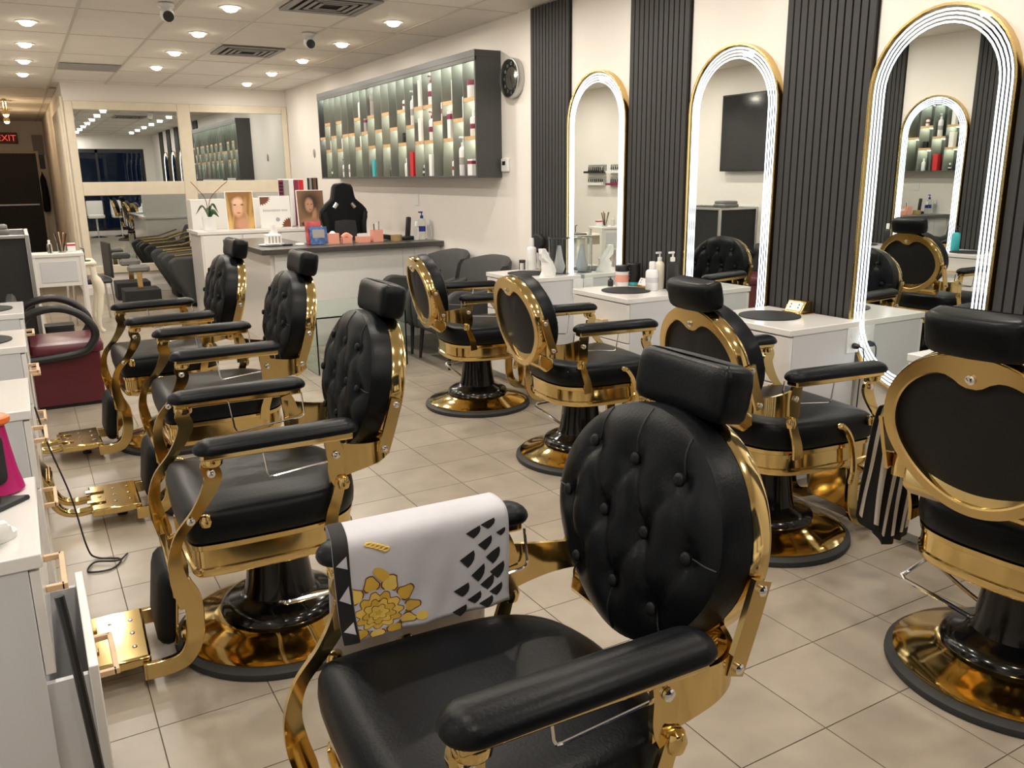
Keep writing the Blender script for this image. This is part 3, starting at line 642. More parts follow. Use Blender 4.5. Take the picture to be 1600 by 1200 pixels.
# ---- generic bottles
def bottle(kind, loc, h, r, body, cap, band, name, label, category='bottle', group=None):
    t = thing(name, label, category, loc, 0, group); B = G[body]; C = G[cap]
    if kind == 'box':
        MB().bb(-r, r, -r*.8, r*.8, 0, h).build('carton', B, t, bevel=.002)
        if band: MB().bb(-r-.0006, r+.0006, -r*.8-.0006, r*.8+.0006, h*.7, h*.9).build('print_band', G[band], t)
    elif kind == 'tub':
        MB().lathe([(r*.96, 0), (r, .004), (r, h*.7), (r*.9, h*.72)], 20).build('jar_body', B, t)
        MB().lathe([(r*1.02, h*.72), (r*1.02, h*.98), (r*.98, h)], 20).build('lid', C, t)
        if band: MB().lathe([(r+.0006, h*.2), (r+.0006, h*.55)], 20, caps=False).build('label_band', G[band], t)
    else:
        sh_ = .74 if kind != 'spray' else .70
        MB().lathe([(r*.92, 0), (r, .006), (r, h*(sh_-.1)), (r*.85, h*(sh_-.04)), (r*.42, h*sh_), (r*.36, h*(sh_+.03))], 20).build('bottle_body', B, t)
        if band: MB().lathe([(r+.0006, h*.28), (r+.0006, h*.46)], 20, caps=False).build('label_band', G[band], t)
        if kind == 'flip': MB().lathe([(r*.5, h*sh_), (r*.5, h*.96), (r*.42, h)], 16).build('cap', C, t)
        else:
            MB().lathe([(r*.46, h*sh_), (r*.46, h*(sh_+.10)), (r*.16, h*(sh_+.11)), (r*.16, h*.94)], 12).build('pump_collar', C, t)
            MB().box((-r*.35, 0, h*.96), (r*1.25, r*.42, h*.05)).build('pump_head', C, t, bevel=.002)
    return t
CN = ['', 'first', 'second', 'third', 'fourth', 'fifth', 'sixth', 'seventh', 'eighth', 'ninth', 'tenth', 'eleventh', 'twelfth', 'thirteenth', 'fourteenth', 'fifteenth', 'sixteenth', 'seventeenth', 'eighteenth', 'nineteenth', 'twentieth']
LV = {2: ('upper', 'lower'), 3: ('top', 'middle', 'bottom')}
NM = {'pump': ('pump_bottle', 'pump bottle'), 'flip': ('shampoo_bottle', 'capped bottle'), 'box': ('product_carton', 'carton'), 'tub': ('product_jar', 'jar'), 'spray': ('spray_bottle', 'spray bottle')}
for c, lv, kind, h, r, body, cap, band, look, dy in (
    (1, 0, 'tub', .13, .052, 'whitep', 'maroonp', None, 'round white', 0), (1, 1, 'flip', .21, .034, 'whitep', 'whitep', 'maroonp', 'white maroon banded', 0), (1, 2, 'box', .13, .05, 'whitep', 'whitep', 'maroonp', 'white and maroon', 0),
    (2, 1, 'pump', .32, .036, 'whitep', 'whitep', 'greyprint', 'tall white', .01), (2, 0, 'flip', .24, .026, 'whitep', 'whitep', None, 'slim white', -.05),
    (3, 0, 'box', .17, .02, 'whitep', 'whitep', None, 'narrow white', -.05), (3, 1, 'box', .22, .036, 'whitep', 'whitep', 'maroonp', 'tall white and maroon', 0), (3, 2, 'flip', .17, .026, 'whitep', 'maroonp', 'maroonp', 'small white maroon topped', -.03),
    (4, 0, 'flip', .22, .03, 'whitep', 'maroonp', 'maroonp', 'white maroon banded', -.05), (4, 1, 'box', .2, .018, 'whitep', 'whitep', None, 'thin white', -.06),
    (5, 0, 'pump', .25, .033, 'whitep', 'maroonp', 'maroonp', 'white maroon banded', 0), (5, 1, 'pump', .25, .033, 'whitep', 'maroonp', 'maroonp', 'white maroon banded', 0), (5, 2, 'box', .19, .036, 'wpaper', 'whitep', None, 'plain white', 0),
    (6, 0, 'box', .23, .034, 'wpaper', 'whitep', None, 'plain white', 0), (6, 1, 'box', .20, .04, 'wpaper', 'whitep', None, 'wide white', 0), (6, 2, 'flip', .10, .02, 'blackp', 'whitep', 'wpaper', 'small black', 0),
    (7, 0, 'pump', .31, .034, 'whitep', 'whitep', 'greyprint', 'tall white', 0), (7, 1, 'box', .22, .046, 'red', 'red', None, 'bright red', 0),
    (8, 0, 'flip', .12, .026, 'whitep', 'maroonp', 'maroonp', 'short white maroon capped', 0), (8, 2, 'flip', .17, .028, 'whitep', 'whitep', None, 'plain white', 0), (8, 1, 'tub', .09, .036, 'blackp', 'blackp', None, 'small dark', 0),
    (12, 0, 'tub', .20, .045, 'greyprint', 'greyprint', None, 'tall grey', 0), (12, 2, 'box', .17, .044, 'teal', 'teal', None, 'teal', 0), (13, 0, 'box', .13, .04, 'greyprint', 'whitep', 'maroonp', 'grey and maroon', 0),
    (14, 0, 'flip', .22, .03, 'whitep', 'whitep', None, 'white', 0), (14, 1, 'flip', .16, .026, 'whitep', 'maroonp', None, 'maroon capped white', 0), (10, 2, 'flip', .09, .02, 'blackp', 'whitep', None, 'tiny black', 0),
    (16, 1, 'flip', .19, .03, 'whitep', 'whitep', 'greyprint', 'white', 0), (17, 2, 'spray', .20, .03, 'whitep', 'blackp', 'greyprint', 'white black topped', 0), (17, 1, 'flip', .16, .026, 'whitep', 'maroonp', None, 'maroon capped white', 0),
    (19, 2, 'flip', .14, .032, 'green', 'blackp', 'wpaper', 'dark green', 0), (19, 1, 'flip', .15, .026, 'whitep', 'whitep', None, 'white', 0), (20, 0, 'spray', .18, .03, 'blackp', 'blackp', None, 'black', 0)):
    y, zz = SHELF[c]; nm, kw = NM[kind]
    bottle(kind, (X0+.062, y+dy+.03, zz[lv]), h, r, body, cap, band, nm, '%s %s, %s compartment, %s shelf column from the clock' % (look, kw, LV[len(zz)][lv], CN[c]), {'tub': 'jar', 'box': 'box'}.get(kind, 'bottle'), 'hair products on the lit shelf')
# clock, thermostat, outlets on the right wall
ck = thing('wall_clock', 'round silver rimmed wall clock with black dial ring', 'clock', (WR-.0005, 5.89, 2.207))
MB().lathe([(.135, 0), (.147, -.004), (.150, -.03), (.146, -.055), (.137, -.058), (.134, -.04), (.134, -.02)], 48, axis='x').build('clock_rim', G['aluminium'], ck)
MB().lathe([(.136, -.012), (.136, -.034)], 48, axis='x').build('dial', G['blackm'], ck); MB().lathe([(.082, -.033), (.082, -.037)], 40, axis='x').build('dial_centre', mat('silver dial', (.36, .34, .29), .3, 1), ck)
for k in range(12):
    a = PI/2-2*PI*(k+1)/12; text(str(k+1), .034, G['whitep'], ck, basis((0, -1, 0), (0, 0, 1), (-.0352, -.107*math.cos(a), .107*math.sin(a))), 'numeral')
for nm_, a, L_, w_ in (('hour_hand', 1.1, .06, .009), ('minute_hand', -1.95, .10, .007), ('second_hand', .25, .105, .003)):
    R_ = Matrix.Rotation(a, 3, 'X') if 0 else None
    m = MB().bb(-.0008, .0008, -w_/2, w_/2, -.02, L_).xf(Matrix.Translation((-.040, 0, 0)) @ Matrix.Rotation(a-PI/2, 4, 'X')).build(nm_, G['chrome'], ck)
MB().lathe([(.133, -.052), (.133, -.0535)], 40, axis='x').build('clock_glass', G['clear'], ck)
th = thing('thermostat', 'small white thermostat under the end of the lit shelf', 'thermostat', (WR-.0005, 6.035, 1.562))
MB().bb(-.026, 0, -.05, .05, -.052, .052).build('thermostat_body', G['whitep'], th, bevel=.006); MB().bb(-.0275, -.026, -.02, .03, -.0, .03).build('display', G['blackp'], th)
so_ = thing('wall_switch', 'white double outlet plate on the wall above the desk end', 'power outlet', (WR-.0005, 7.84, 1.26)); MB().bb(-.007, 0, -.04, .04, -.06, .06).build('cover_plate', G['whitep'], so_, bevel=.002); MB().bb(-.009, -.007, -.016, .016, -.04, .04).build('socket', G['wpaper'], so_, bevel=.002)
tag(MB().lathe([(.03, 0), (.035, -.004), (.028, -.012)], 20, axis='x').xf(Matrix.Translation((WR-.0005, 11.1, 1.79)) @ Matrix.Scale(1.7, 4, (0, 0, 1))).build('wall_plaque', G['vent']), 'small oval grey plaque on the wall near the back corner', 'plaque')
# ================================================================== RECEPTION
dk = thing('reception_desk', 'white reception desk with a dark stone counter in front of the lit shelf', 'desk', (0, 0, 0))
MB().prism([(1.74, 7.25), (WR-.002, 7.25), (WR-.002, 7.85), (2.28, 7.85), (2.28, 8.83), (1.74, 8.83)], .842, .887, 'z').build('counter', G['counter'], dk, bevel=.003)
MB().bb(1.86, WR-.004, 7.32, 7.36, 0, .842).build('front_panel', G['white'], dk, bevel=.002)
MB().bb(1.83, 1.87, 7.36, 8.78, 0, .842).build('side_panel', G['white'], dk, bevel=.002)
MB().bb(1.87, 2.2, 8.74, 8.78, 0, .842).build('end_panel', G['white'], dk, bevel=.002)
MB().bb(3.05, 3.052, 7.3185, 7.32, 0, .84).build('panel_seam', G['greyprint'], dk); MB().bb(3.17, 3.172, 7.3185, 7.32, 0, .84).build('panel_seam', G['greyprint'], dk)
ZD = .8875
bc = thing('storage_cabinet', 'low white storage cabinet behind the desk carrying the picture boards', 'cabinet', (0, 0, 0))
MB().bb(1.68, WR-.02, 9.7, 10.35, .0, .885).build('body', G['white'], bc, bevel=.003); MB().bb(1.65, WR-.02, 9.68, 10.37, .885, .92).build('cabinet_top', G['white'], bc, bevel=.003)
for k in range(4): MB().bb(1.70+k*.43, 2.115+k*.43, 9.682, 9.70, .06, .872).build('cabinet_door', G['white'], bc, bevel=.002)
MB().bb(1.68, 2.78, 10.12, 10.35, .92, 1.255).build('raised_back', G['white'], bc, bevel=.003)
ZB = .9205
# picture boards
def board(x0, x1, z1, y, label, name, front, lean=.10):
    t = thing(name, label, 'poster', ((x0+x1)/2, y, ZB)); w_ = (x1-x0)/2; h = z1-ZB
    R_ = Matrix.Rotation(-lean, 4, 'X')
    MB().bb(-w_, w_, 0, .012, 0.002, h).xf(R_).build('board', G['wpaper'], t, bevel=.001)
    o = MB().bb(-w_*.94, w_*.94, -.0012, 0, .008, h*.98).xf(Matrix.Identity(4)).build('print', front, t); o.matrix_local = R_; return t, R_, w_, h
skin, skin2, lip = (.72, .42, .27), (.55, .28, .17), (.48, .12, .11)
blond = print_mat('blonde portrait print', (.27, .125, .03), [(.11, .2, .022, .3, .15, (.52, .30, .08), .8), (-.125, .18, .02, .3, -.1, (.55, .33, .1), .8), (.07, .12, .015, .2, -.2, (.5, .29, .08), .8), (-.09, .1, .012, .2, .2, (.5, .29, .08), .8), (.02, .06, .10, .10, 0, skin2, .5), (-.02, .25, .068, .112, .12, skin, .25), (.05, .25, .03, .10, .15, (.5, .27, .12), .6),
    (-.03, .31, .055, .04, 0, (.78, .50, .34), .5), (-.055, .275, .018, .008, 0, (.05, .03, .03), .5), (.025, .275, .018, .008, 0, (.05, .03, .03), .5), (-.02, .185, .026, .010, 0, lip, .5), (.12, .07, .045, .11, .3, (.62, .38, .12), .6), (-.13, .04, .035, .1, 0, (.66, .42, .15), .6)])
brun = print_mat('brunette portrait print', (.20, .11, .055), [(0, .28, .12, .14, 0, (.045, .022, .013), .5), (-.02, .25, .052, .085, 0, (.48, .26, .16), .3), (-.035, .26, .012, .006, 0, (.03, .02, .02), .5), (.008, .26, .012, .006, 0, (.03, .02, .02), .5), (-.01, .2, .016, .008, 0, (.3, .07, .07), .5),
    (.03, .12, .03, .10, .2, (.42, .22, .13), .4), (0, .06, .13, .05, 0, (.34, .18, .10), .5), (-.07, .03, .06, .03, .3, (.01, .009, .009), .3), (.07, .03, .06, .03, -.3, (.01, .009, .009), .3)])
board(2.0, 2.31, 1.345, 9.80, 'portrait board of a woman with long blond wavy hair', 'portrait_board', blond)
t, R_, w_, h = board(2.37, 2.72, 1.285, 9.80, 'white board lettered Innovation evo with brown corner shapes', 'lettered_board', G['wpaper'])
text('Innovation·evo', .047, G['greyprint'], t, R_ @ basis((1, 0, 0), (0, 0, 1), (.0, -.0022, h*.56)))
def burst(cx, cz, sx, sz):
    P = [(cx, cz)]
    for k in range(13):
        a = PI/2*k/12; r = 1 if k % 2 == 0 else .78; P.append((cx+sx*r*math.cos(a), cz+sz*r*math.sin(a)))
    return P
MB().prism(burst(-.165, h*.97, .125, -.10), -.0024, -.0014).xf(R_).build('corner_print', G['brown'], t); MB().prism(burst(.165, .012, -.11, .115), -.0024, -.0014).xf(R_).build('corner_print', G['brown'], t)
MB().lathe([(.024, -.0014), (.024, -.0024)], 20, (.02, 0, h*.27), 'y').xf(R_).build('seal_print', mat('pale blue seal', (.33, .38, .45), .5), t)
board(2.80, 3.13, 1.345, 9.80, 'brown toned portrait board of a woman with curly hair, hand at her chin', 'portrait_board', brun)
# colour swatch books
for x0, x1, z1, y, l, cols in ((2.66, 2.96, 1.47, 10.0, 'upright hair colour swatch book with plum and grey pages', ('maroonp', 'greyprint', 'whitep', 'maroonp', 'red')), (3.02, 3.15, 1.49, 10.05, 'dark hair colour swatch book in the shelf corner', ('blackp', 'greyprint', 'blackp', 'brown', 'blackp'))):
    t = thing('swatch_book', l, 'book', ((x0+x1)/2, y, ZB), 0, 'hair colour swatch books'); w_ = (x1-x0)
    MB().bb(-w_/2, w_/2, .05, .062, 0, z1-ZB).build('cover', G['wpaper'], t, bevel=.001)
    for k, c in enumerate(cols): MB().bb(-w_/2+w_*k/5+.003, -w_/2+w_*(k+1)/5-.003, .035, .05, .01, z1-ZB-.012).build('page', G[c], t, bevel=.001)
    if x0 < 2.7:
        for k in range(6): MB().bb(-w_/2+.008, -w_/2+.052, .0325, .035, .30+k*.038, .322+k*.038).build('hair_swatch', G['blackm'], t)
# orchid
pl = thing('potted_orchid', 'small orchid with dark leaves in a white pot on the storage cabinet', 'plant', (1.81, 9.82, ZB))
MB().lathe([(.06, 0), (.064, .004), (.078, .15), (.074, .152), (.07, .13)], 24).build('pot', G['whitep'], pl)
for k, (a, L_) in enumerate(((.4, .13), (2.6, .15), (1.2, .10), (-1.9, .11), (-.6, .12))):
    P = cat([(0, 0, .13), (math.cos(a)*L_*.4, math.sin(a)*L_*.4, .13+.16-.02*k), (math.cos(a)*L_*.95, math.sin(a)*L_*.95, .19-.01*k)], 5)
    MB().tube(P, [.006, .012, .02, .026, .028, .028, .026, .02, .014, .008, .003], 8, .25).build('leaf', G['green'], pl)
for a in (.14, -.10): MB().tube(cat([(0, 0, .13), (a*.2, 0, .34), (a, 0, .46), (a*1.6, -.02, .53)], 5), .004, 6).build('flower_stem', G['brown'], pl)
# gaming chair
gc = thing('office_chair', 'black racing style office chair behind the reception desk', 'chair', (2.88, 8.42, 0))
def mir(p): return p+[(-x, z) for x, z in reversed(p)]
ob = mir([(.0, 1.425), (.085, 1.42), (.105, 1.38), (.125, 1.27), (.20, 1.21), (.245, 1.16), (.25, 1.08), (.215, .97), (.225, .85), (.24, .72), (.22, .60), (.15, .53), (0, .52)])
MB().prism(ob, -.03, .06).build('back_shell', G['leather2'], gc, bevel=.022, seg=3)
MB().prism(mir([(0, 1.06), (.11, 1.05), (.125, .9), (.135, .72), (.12, .6), (0, .59)]), -.042, -.02).build('quilted_panel', mat('quilted black fabric', (.02, .02, .022), .7, bump=1, bscale=40), gc, bevel=.01)
for s in (-1, 1):
    MB().tube([(s*.075, -.034, 1.225), (s*.11, -.034, 1.18)], .02, 10, .5).build('strap_slot', G['chrome'], gc)
    MB().tube(cat([(s*.215, -.035, 1.14), (s*.19, -.05, 1.0), (s*.195, -.05, .8), (s*.2, -.05, .62)], 5), .03, 8).build('side_bolster', G['leather2'], gc)
    MB().bb(s*.29-.035, s*.29+.035, -.32, -.06, .66, .69).build('armrest', G['blackp'], gc, bevel=.01); MB().bb(s*.29-.02, s*.29+.02, -.2, -.15, .44, .66).build('arm_post', G['blackp'], gc, bevel=.004)
MB().loft(rrect(-.26, .26, -.47, .03, .08), [(.42, .02), (.44, 0), (.50, 0), (.52, .03)]).build('seat', G['leather2'], gc)
MB().lathe([(.03, .12), (.03, .42)], 12, (0, -.2, 0)).build('gas_column', G['blackp'], gc)
for k in range(5):
    a = 2*PI*k/5+.3; c, s = math.cos(a), math.sin(a); MB().tube([(0, -.2, .12), (.28*c, -.2+.28*s, .075)], [.03, .018], 8).build('base_leg', G['blackp'], gc); MB().lathe([(.03, -.02), (.03, .02)], 14, (.28*c, -.2+.28*s, .031), 'x').build('caster', G['blackp'], gc)
# desk items
t = thing('tissue_box', 'patterned tissue box with a tissue pulled up on the desk corner', 'tissue box', (1.96, 7.72, ZD+.012)); MB().bb(-.065, .065, -.06, .06, 0, .085).build('box', G['wpaper'], t, bevel=.003)
for k in range(4): MB().bb(-.055+k*.03, -.038+k*.03, -.0608, -.06, .012, .072).build('box_print', G['greyprint'], t)
tm = MB(); R0 = []
for k in range(5): R0.append([((.035+.02*math.sin(3*a+k))*(1-k*.16)*math.cos(a)+.004*k, (.012+.01*math.sin(2*a+k))*math.sin(a), .083+k*.022) for a in [2*PI*q/14 for q in range(14)]])
tm.rings(R0).build('tissue', G['wpaper'], t)
tag(MB().lathe([(.06, 0), (.12, .006), (.125, .012), (.118, .010), (.06, .005), (.03, .005)], 32, (1.95, 7.70, ZD)).build('plate', G['whitep']), 'round white plate under the tissue box', 'plate')
tag(MB().lathe([(.048, 0), (.05, .004), (.048, .016), (.03, .018)], 24, (2.06, 7.62, ZD)).build('round_puck', G['blackp']), 'small round black dish on the counter', 'dish'); tag(MB().lathe([(.04, 0), (.045, .004), (.04, .016), (.03, .018)], 24, (2.17, 7.60, ZD)).build('round_puck', G['whitep']), 'small round white dish beside the black dish', 'dish')
t = thing('flyer_stand', 'red and blue leaflets in a clear stand on the counter', 'leaflet stand', (2.32, 7.56, ZD)); Rm = Matrix.Rotation(-.16, 4, 'X')
MB().bb(-.085, .085, -.06, .06, 0, .006).build('stand_base', G['clear'], t); MB().bb(-.09, .06, .03, .034, .006, .215).xf(Rm).build('leaflet', mat('red leaflet print', (.45, .08, .09), .5, noise=.5, nscale=18), t); MB().bb(-.06, .10, .0, .006, .006, .16).xf(Rm).build('leaflet', mat('blue leaflet print', (.06, .14, .38), .5, noise=.6, nscale=25), t); MB().bb(-.035, .075, -.0015, 0, .06, .135).xf(Rm).build('leaflet_panel', G['greyprint'], t)
for x, w_, h, l, kind in ((2.47, .10, .095, 'salmon pink card box with a white tuft, leftmost of the pink boxes', 0), (2.60, .09, .05, 'low salmon pink box holding a folded pink cloth', 1), (2.76, .115, .055, 'salmon pink holder with pale business cards', 2), (2.90, .10, .11, 'salmon pink pen holder cube', 3)):
    t = thing('pink_box', l, 'box', (x, 7.57, ZD), 0, 'salmon pink desk boxes'); b = w_/2
    MB().bb(-b, b, -b*.8, -b*.8+.004, 0, h).bb(-b, b, b*.8-.004, b*.8, 0, h).bb(-b, -b+.004, -b*.8+.004, b*.8-.004, 0, h).bb(b-.004, b, -b*.8+.004, b*.8-.004, 0, h).bb(-b+.004, b-.004, -b*.8+.004, b*.8-.004, 0, .004).build('box_walls', G['pink'], t)
    if kind == 0: MB().lathe([(.02, .06), (.03, .095), (.015, .112), (.004, .115)], 12).build('tuft', G['wpaper'], t)
    if kind == 1: MB().tube(cat([(-.04, 0, .05), (0, .0, .075), (.05, 0, .045)], 4), .022, 8, .8).build('folded_cloth', G['pink'], t)
    if kind == 2:
        for k in range(5): MB().bb(-b+.01, b-.01, -.03+k*.012, -.027+k*.012, .005, .085-.002*k).build('card', G['wpaper'], t)
    if kind == 3:
        for k, c in enumerate(('blackp', 'whitep', 'chrome')): MB().tube([(-.02+.02*k, 0, .005), (-.025+.03*k, .01*k, .165+.01*k)], .005, 6).build('pen', G[c], t)
tag(MB().lathe([(.042, 0), (.055, 0), (.055, .055), (.042, .055), (.042, 0)], 28, (3.09, 7.55, ZD), caps=False).build('tape_roll', G['tapebrown']), 'brown parcel tape roll lying on the counter', 'tape')
t = thing('desk_phone', 'black cordless phone standing in its dock on the counter', 'phone', (3.23, 7.62, ZD)); MB().bb(-.06, .06, -.05, .05, 0, .035).build('dock', G['blackp'], t, bevel=.01); MB().box((.015, 0, .12), (.05, .03, .19), Matrix.Rotation(.1, 3, 'Y')).build('handset', G['blackp'], t, bevel=.01)
t = thing('card_terminal', 'low black card terminal behind the tape roll', 'terminal', (3.04, 7.70, ZD)); MB().box((0, 0, .03), (.14, .08, .045), Matrix.Rotation(.12, 3, 'Y')).build('terminal_body', G['blackp'], t, bevel=.008); MB().box((-.02, -.02, .056), (.06, .04, .004), Matrix.Rotation(.12, 3, 'Y')).build('keypad', G['greyprint'], t)
bottle('flip', (3.30, 7.55, ZD), .17, .026, 'clear', 'whitep', None, 'clear_bottle', 'clear capped bottle left of the blue pump bottle on the counter'); bottle('pump', (3.365, 7.56, ZD), .27, .034, 'clear', 'blue', 'blue', 'pump_bottle', 'clear bottle with a deep blue pump at the counter end'); bottle('flip', (3.415, 7.50, ZD), .19, .024, 'clear', 'whitep', None, 'clear_bottle', 'clear capped bottle at the wall end of the counter')

# ================================================================== WAITING AREA
def armchair(x, y, label):
    t = thing('armchair', label, 'armchair', (x, y, 0), 0, 'grey waiting armchairs')   # faces -x
    bo = [(.30, .30), (.36, .82), (.345, .845), (.30, .84), (.27, .80), (.19, .44), (.18, .30)]
    R0 = []
    for k in range(13):
        q = -1+2*k/12; sx = 1-.10*q*q; zz = 1-.10*abs(q)**3
        R0.append([(a-.13*abs(q)**3, q*.33, .30+(b-.30)*zz) for a, b in bo])
    MB().rings(R0).build('backrest', G['greyfab'], t)
    MB().loft(rrect(-.33, .27, -.27, .27, .06), [(.26, .02), (.28, 0), (.40, 0), (.44, .015), (.455, .06)]).build('seat', G['greyfab'], t)
    for s in (-1, 1):
        ao = cat([Vector((a, 0, b)) for a, b in [(-.32, .25), (-.34, .42), (-.31, .56), (-.22, .62), (-.05, .60), (.12, .63), (.25, .68), (.30, .5), (.28, .25)]], 3)
        MB().prism([(p.x, p.z) for p in ao], s*.27, s*.335).build('arm', G['greyfab'], t, bevel=.02, seg=3)
    for a in (-.27, .24):
        for s in (-1, 1): MB().tube([(a, s*.26, .27), (a*1.08, s*.28, 0)], [.02, .012], 8).build('leg', G['blackp'], t)
armchair(3.06, 6.80, 'grey upholstered armchair nearer the reception desk'); armchair(3.06, 6.07, 'grey upholstered armchair next to the first station cabinet')
gt = thing('glass_table', 'waterfall coffee table of clear greenish glass in front of the desk', 'table', (2.2, 6.6, 0))
for nm_, b in (('glass_top', (-.37, .37, -.45, .45, .438, .45)), ('glass_side', (-.37, -.358, -.45, .45, 0, .438)), ('glass_side', (.358, .37, -.45, .45, 0, .438))):
    MB().bb(*b).build(nm_, G['glass'], gt, bevel=.001)
# maroon chair on a box base
mc = thing('box_base_chair', 'maroon vinyl chair on a box base with black loop arms', 'chair', (.14, 6.17, 0))
MB().bb(-.2, .21, 0, .5, .02, .36).build('box_base', G['maroon'], mc, bevel=.006); MB().bb(-.19, .2, .01, .49, 0, .02).build('plinth', G['blackm'], mc)
MB().loft(rrect(-.2, .235, -.012, .512, .05), [(.36, .01), (.365, 0), (.405, -.004), (.43, .01), (.44, .05)]).build('seat_cushion', G['maroon'], mc)
bk_ = MB().loft(rrect(-.035, .035, -.02, .52, .03), [(.37, .01), (.39, 0), (.66, 0), (.71, .006), (.73, .02)]); bk_.v = [Vector((p.x-.235-.10*(p.z-.37), p.y, p.z)) for p in bk_.v]; bk_.build('backrest', G['blackp'], mc)
for y in (-.03, .53): MB().tube(cat([(-.27, y, .52), (-.18, y, .64), (-.02, y, .675), (.12, y, .62), (.195, y, .50), (.15, y, .40), (.08, y, .365), (-.05, y, .35), (-.2, y, .34)], 5), .026, 10).build('loop_arm', G['blackp'], mc)
# black equipment case
bx = thing('equipment_case', 'tall black equipment case with metal edges by the left wall', 'case', (-.265, 7.55, 0))
MB().bb(-.27, .285, -.44, .44, .03, 1.08).build('case_body', G['blackm'], bx, bevel=.004)
for x in (-.275, .29):
    for y in (-.445, .445): MB().bb(x-.014, x+.014, y-.014, y+.014, 0, 1.1).build('corner_edge', G['aluminium'], bx, bevel=.003)
for y in (-.445, .445): MB().bb(-.26, .275, y-.013, y+.013, 1.075, 1.1).build('top_edge', G['aluminium'], bx, bevel=.003)
for x in (-.275, .29): MB().bb(x-.013, x+.013, -.43, .43, 1.075, 1.1).build('top_edge', G['aluminium'], bx, bevel=.003)
MB().bb(.286, .288, -.05, .40, .12, 1.0).build('case_door', G['screen'], bx); MB().bb(.288, .29, .30, .36, .86, .92).build('case_sticker', G['whitep'], bx)
t = thing('folded_towel', 'folded pale towel on top of the black equipment case', 'towel', (-.2, 7.25, 1.1005)); MB().loft(rrect(-.12, .12, -.1, .1, .03), [(0, .006), (.01, 0), (.03, .002), (.04, .012)]).build('towel_fold', G['greyfab2'], t); MB().loft(rrect(-.11, .11, -.09, .09, .03), [(.04, .006), (.05, 0), (.065, .002), (.072, .014)]).build('towel_fold', G['greyfab2'], t)
# manicure desk and cream console
wd = thing('manicure_desk', 'white manicure desk with a deep front panel by the corridor', 'desk', (.25, 8.88, 0))
MB().bb(-.22, .22, -.14, .16, .80, .83).build('desk_top', G['whitem'], wd, bevel=.004); MB().bb(-.19, .19, -.13, -.11, .53, .80).build('front_panel', G['whitem'], wd, bevel=.003); MB().bb(-.15, .15, -.135, -.13, .57, .76).build('panel_inset', G['shadewhite'], wd, bevel=.003)
for x in (-.2, .2):
    for y in (-.12, .14): MB().bb(x-.018, x+.018, y-.018, y+.018, 0, .80).build('leg', G['whitem'], wd, bevel=.002)
cr = thing('console_table', 'cream console table with curved cabriole legs', 'table', (.30, 9.42, 0))
MB().bb(-.27, .29, -.30, .25, .68, .705).build('table_top', G['creaml'], cr, bevel=.006); MB().bb(-.24, .26, -.27, .22, .58, .68).build('apron', G['creaml'], cr, bevel=.004)
for x, sx in ((-.23, -1), (.25, 1)):
    for y in (-.26, .21): MB().tube(cat([(x, y, .66), (x+sx*.01, y, .56), (x+sx*.045, y, .46), (x+sx*.03, y, .30), (x, y, .14), (x+sx*.005, y, .05), (x+sx*.035, y, .012)], 4), [.03]*5+[.042]*5+[.032]*5+[.024]*4+[.018]*4+[.02]*2, 10).build('cabriole_leg', G['creaml'], cr)
dc = thing('side_chair', 'dark slim backed chair beside the cream console table', 'chair', (.55, 9.96, 0), PI+.12)
MB().loft(rrect(-.2, .2, -.2, .2, .04), [(.42, .01), (.44, 0), (.47, .012)]).build('seat', G['blackp'], dc)
MB().bb(-.215, -.19, -.19, .19, .47, .84).build('backrest', G['blackp'], dc, bevel=.008)
for x in (-.18, .18):
    for y in (-.17, .17): MB().tube([(x, y, .43), (x*1.12, y*1.1, 0)], .012, 8).build('leg', G['chrome'], dc)
t = thing('brush_cup', 'cup of makeup brushes on the white manicure desk', 'cup', (.30, 8.9, .8305)); MB().lathe([(.03, 0), (.034, .003), (.038, .08), (.035, .08), (.031, .006)], 18).build('cup', G['clear'], t)
for k in range(7):
    a = k*.9; MB().tube([(.012*math.cos(a), .012*math.sin(a), .01), (.05*math.cos(a), .05*math.sin(a), .17+.008*(k % 3))], [.004, .006], 6).build('brush', G[('blackp', 'beech', 'brown', 'whitep')[k % 4]], t)
bottle('flip', (.20, 8.86, .8305), .12, .022, 'clear', 'whitep', None, 'clear_bottle', 'small clear bottle on the white manicure desk'); bottle('box', (.38, 8.92, .8305), .08, .035, 'whitep', 'whitep', 'red', 'product_carton', 'pink banded white box on the white manicure desk', 'box')
t = thing('phone_stand', 'small black stand on the end of the cream console table', 'stand', (.50, 9.28, .7055)); MB().lathe([(.05, 0), (.05, .008), (.01, .012)], 18).build('stand_foot', G['blackp'], t); MB().tube([(0, 0, .01), (0, .0, .12), (-.03, 0, .13)], .006, 6).build('stand_arm', G['blackp'], t)
t = thing('waste_bin', 'black waste bin under the white manicure desk', 'bin', (.17, 8.0, 0)); MB().loft(rrect(-.11, .11, -.09, .09, .02), [(0, .014), (.006, .01), (.28, 0), (.285, .004)]).build('bin_body', G['blackp'], t); MB().bb(-.112, .112, -.092, .092, .284, .296).build('bin_rim', G['blackp'], t, bevel=.004)
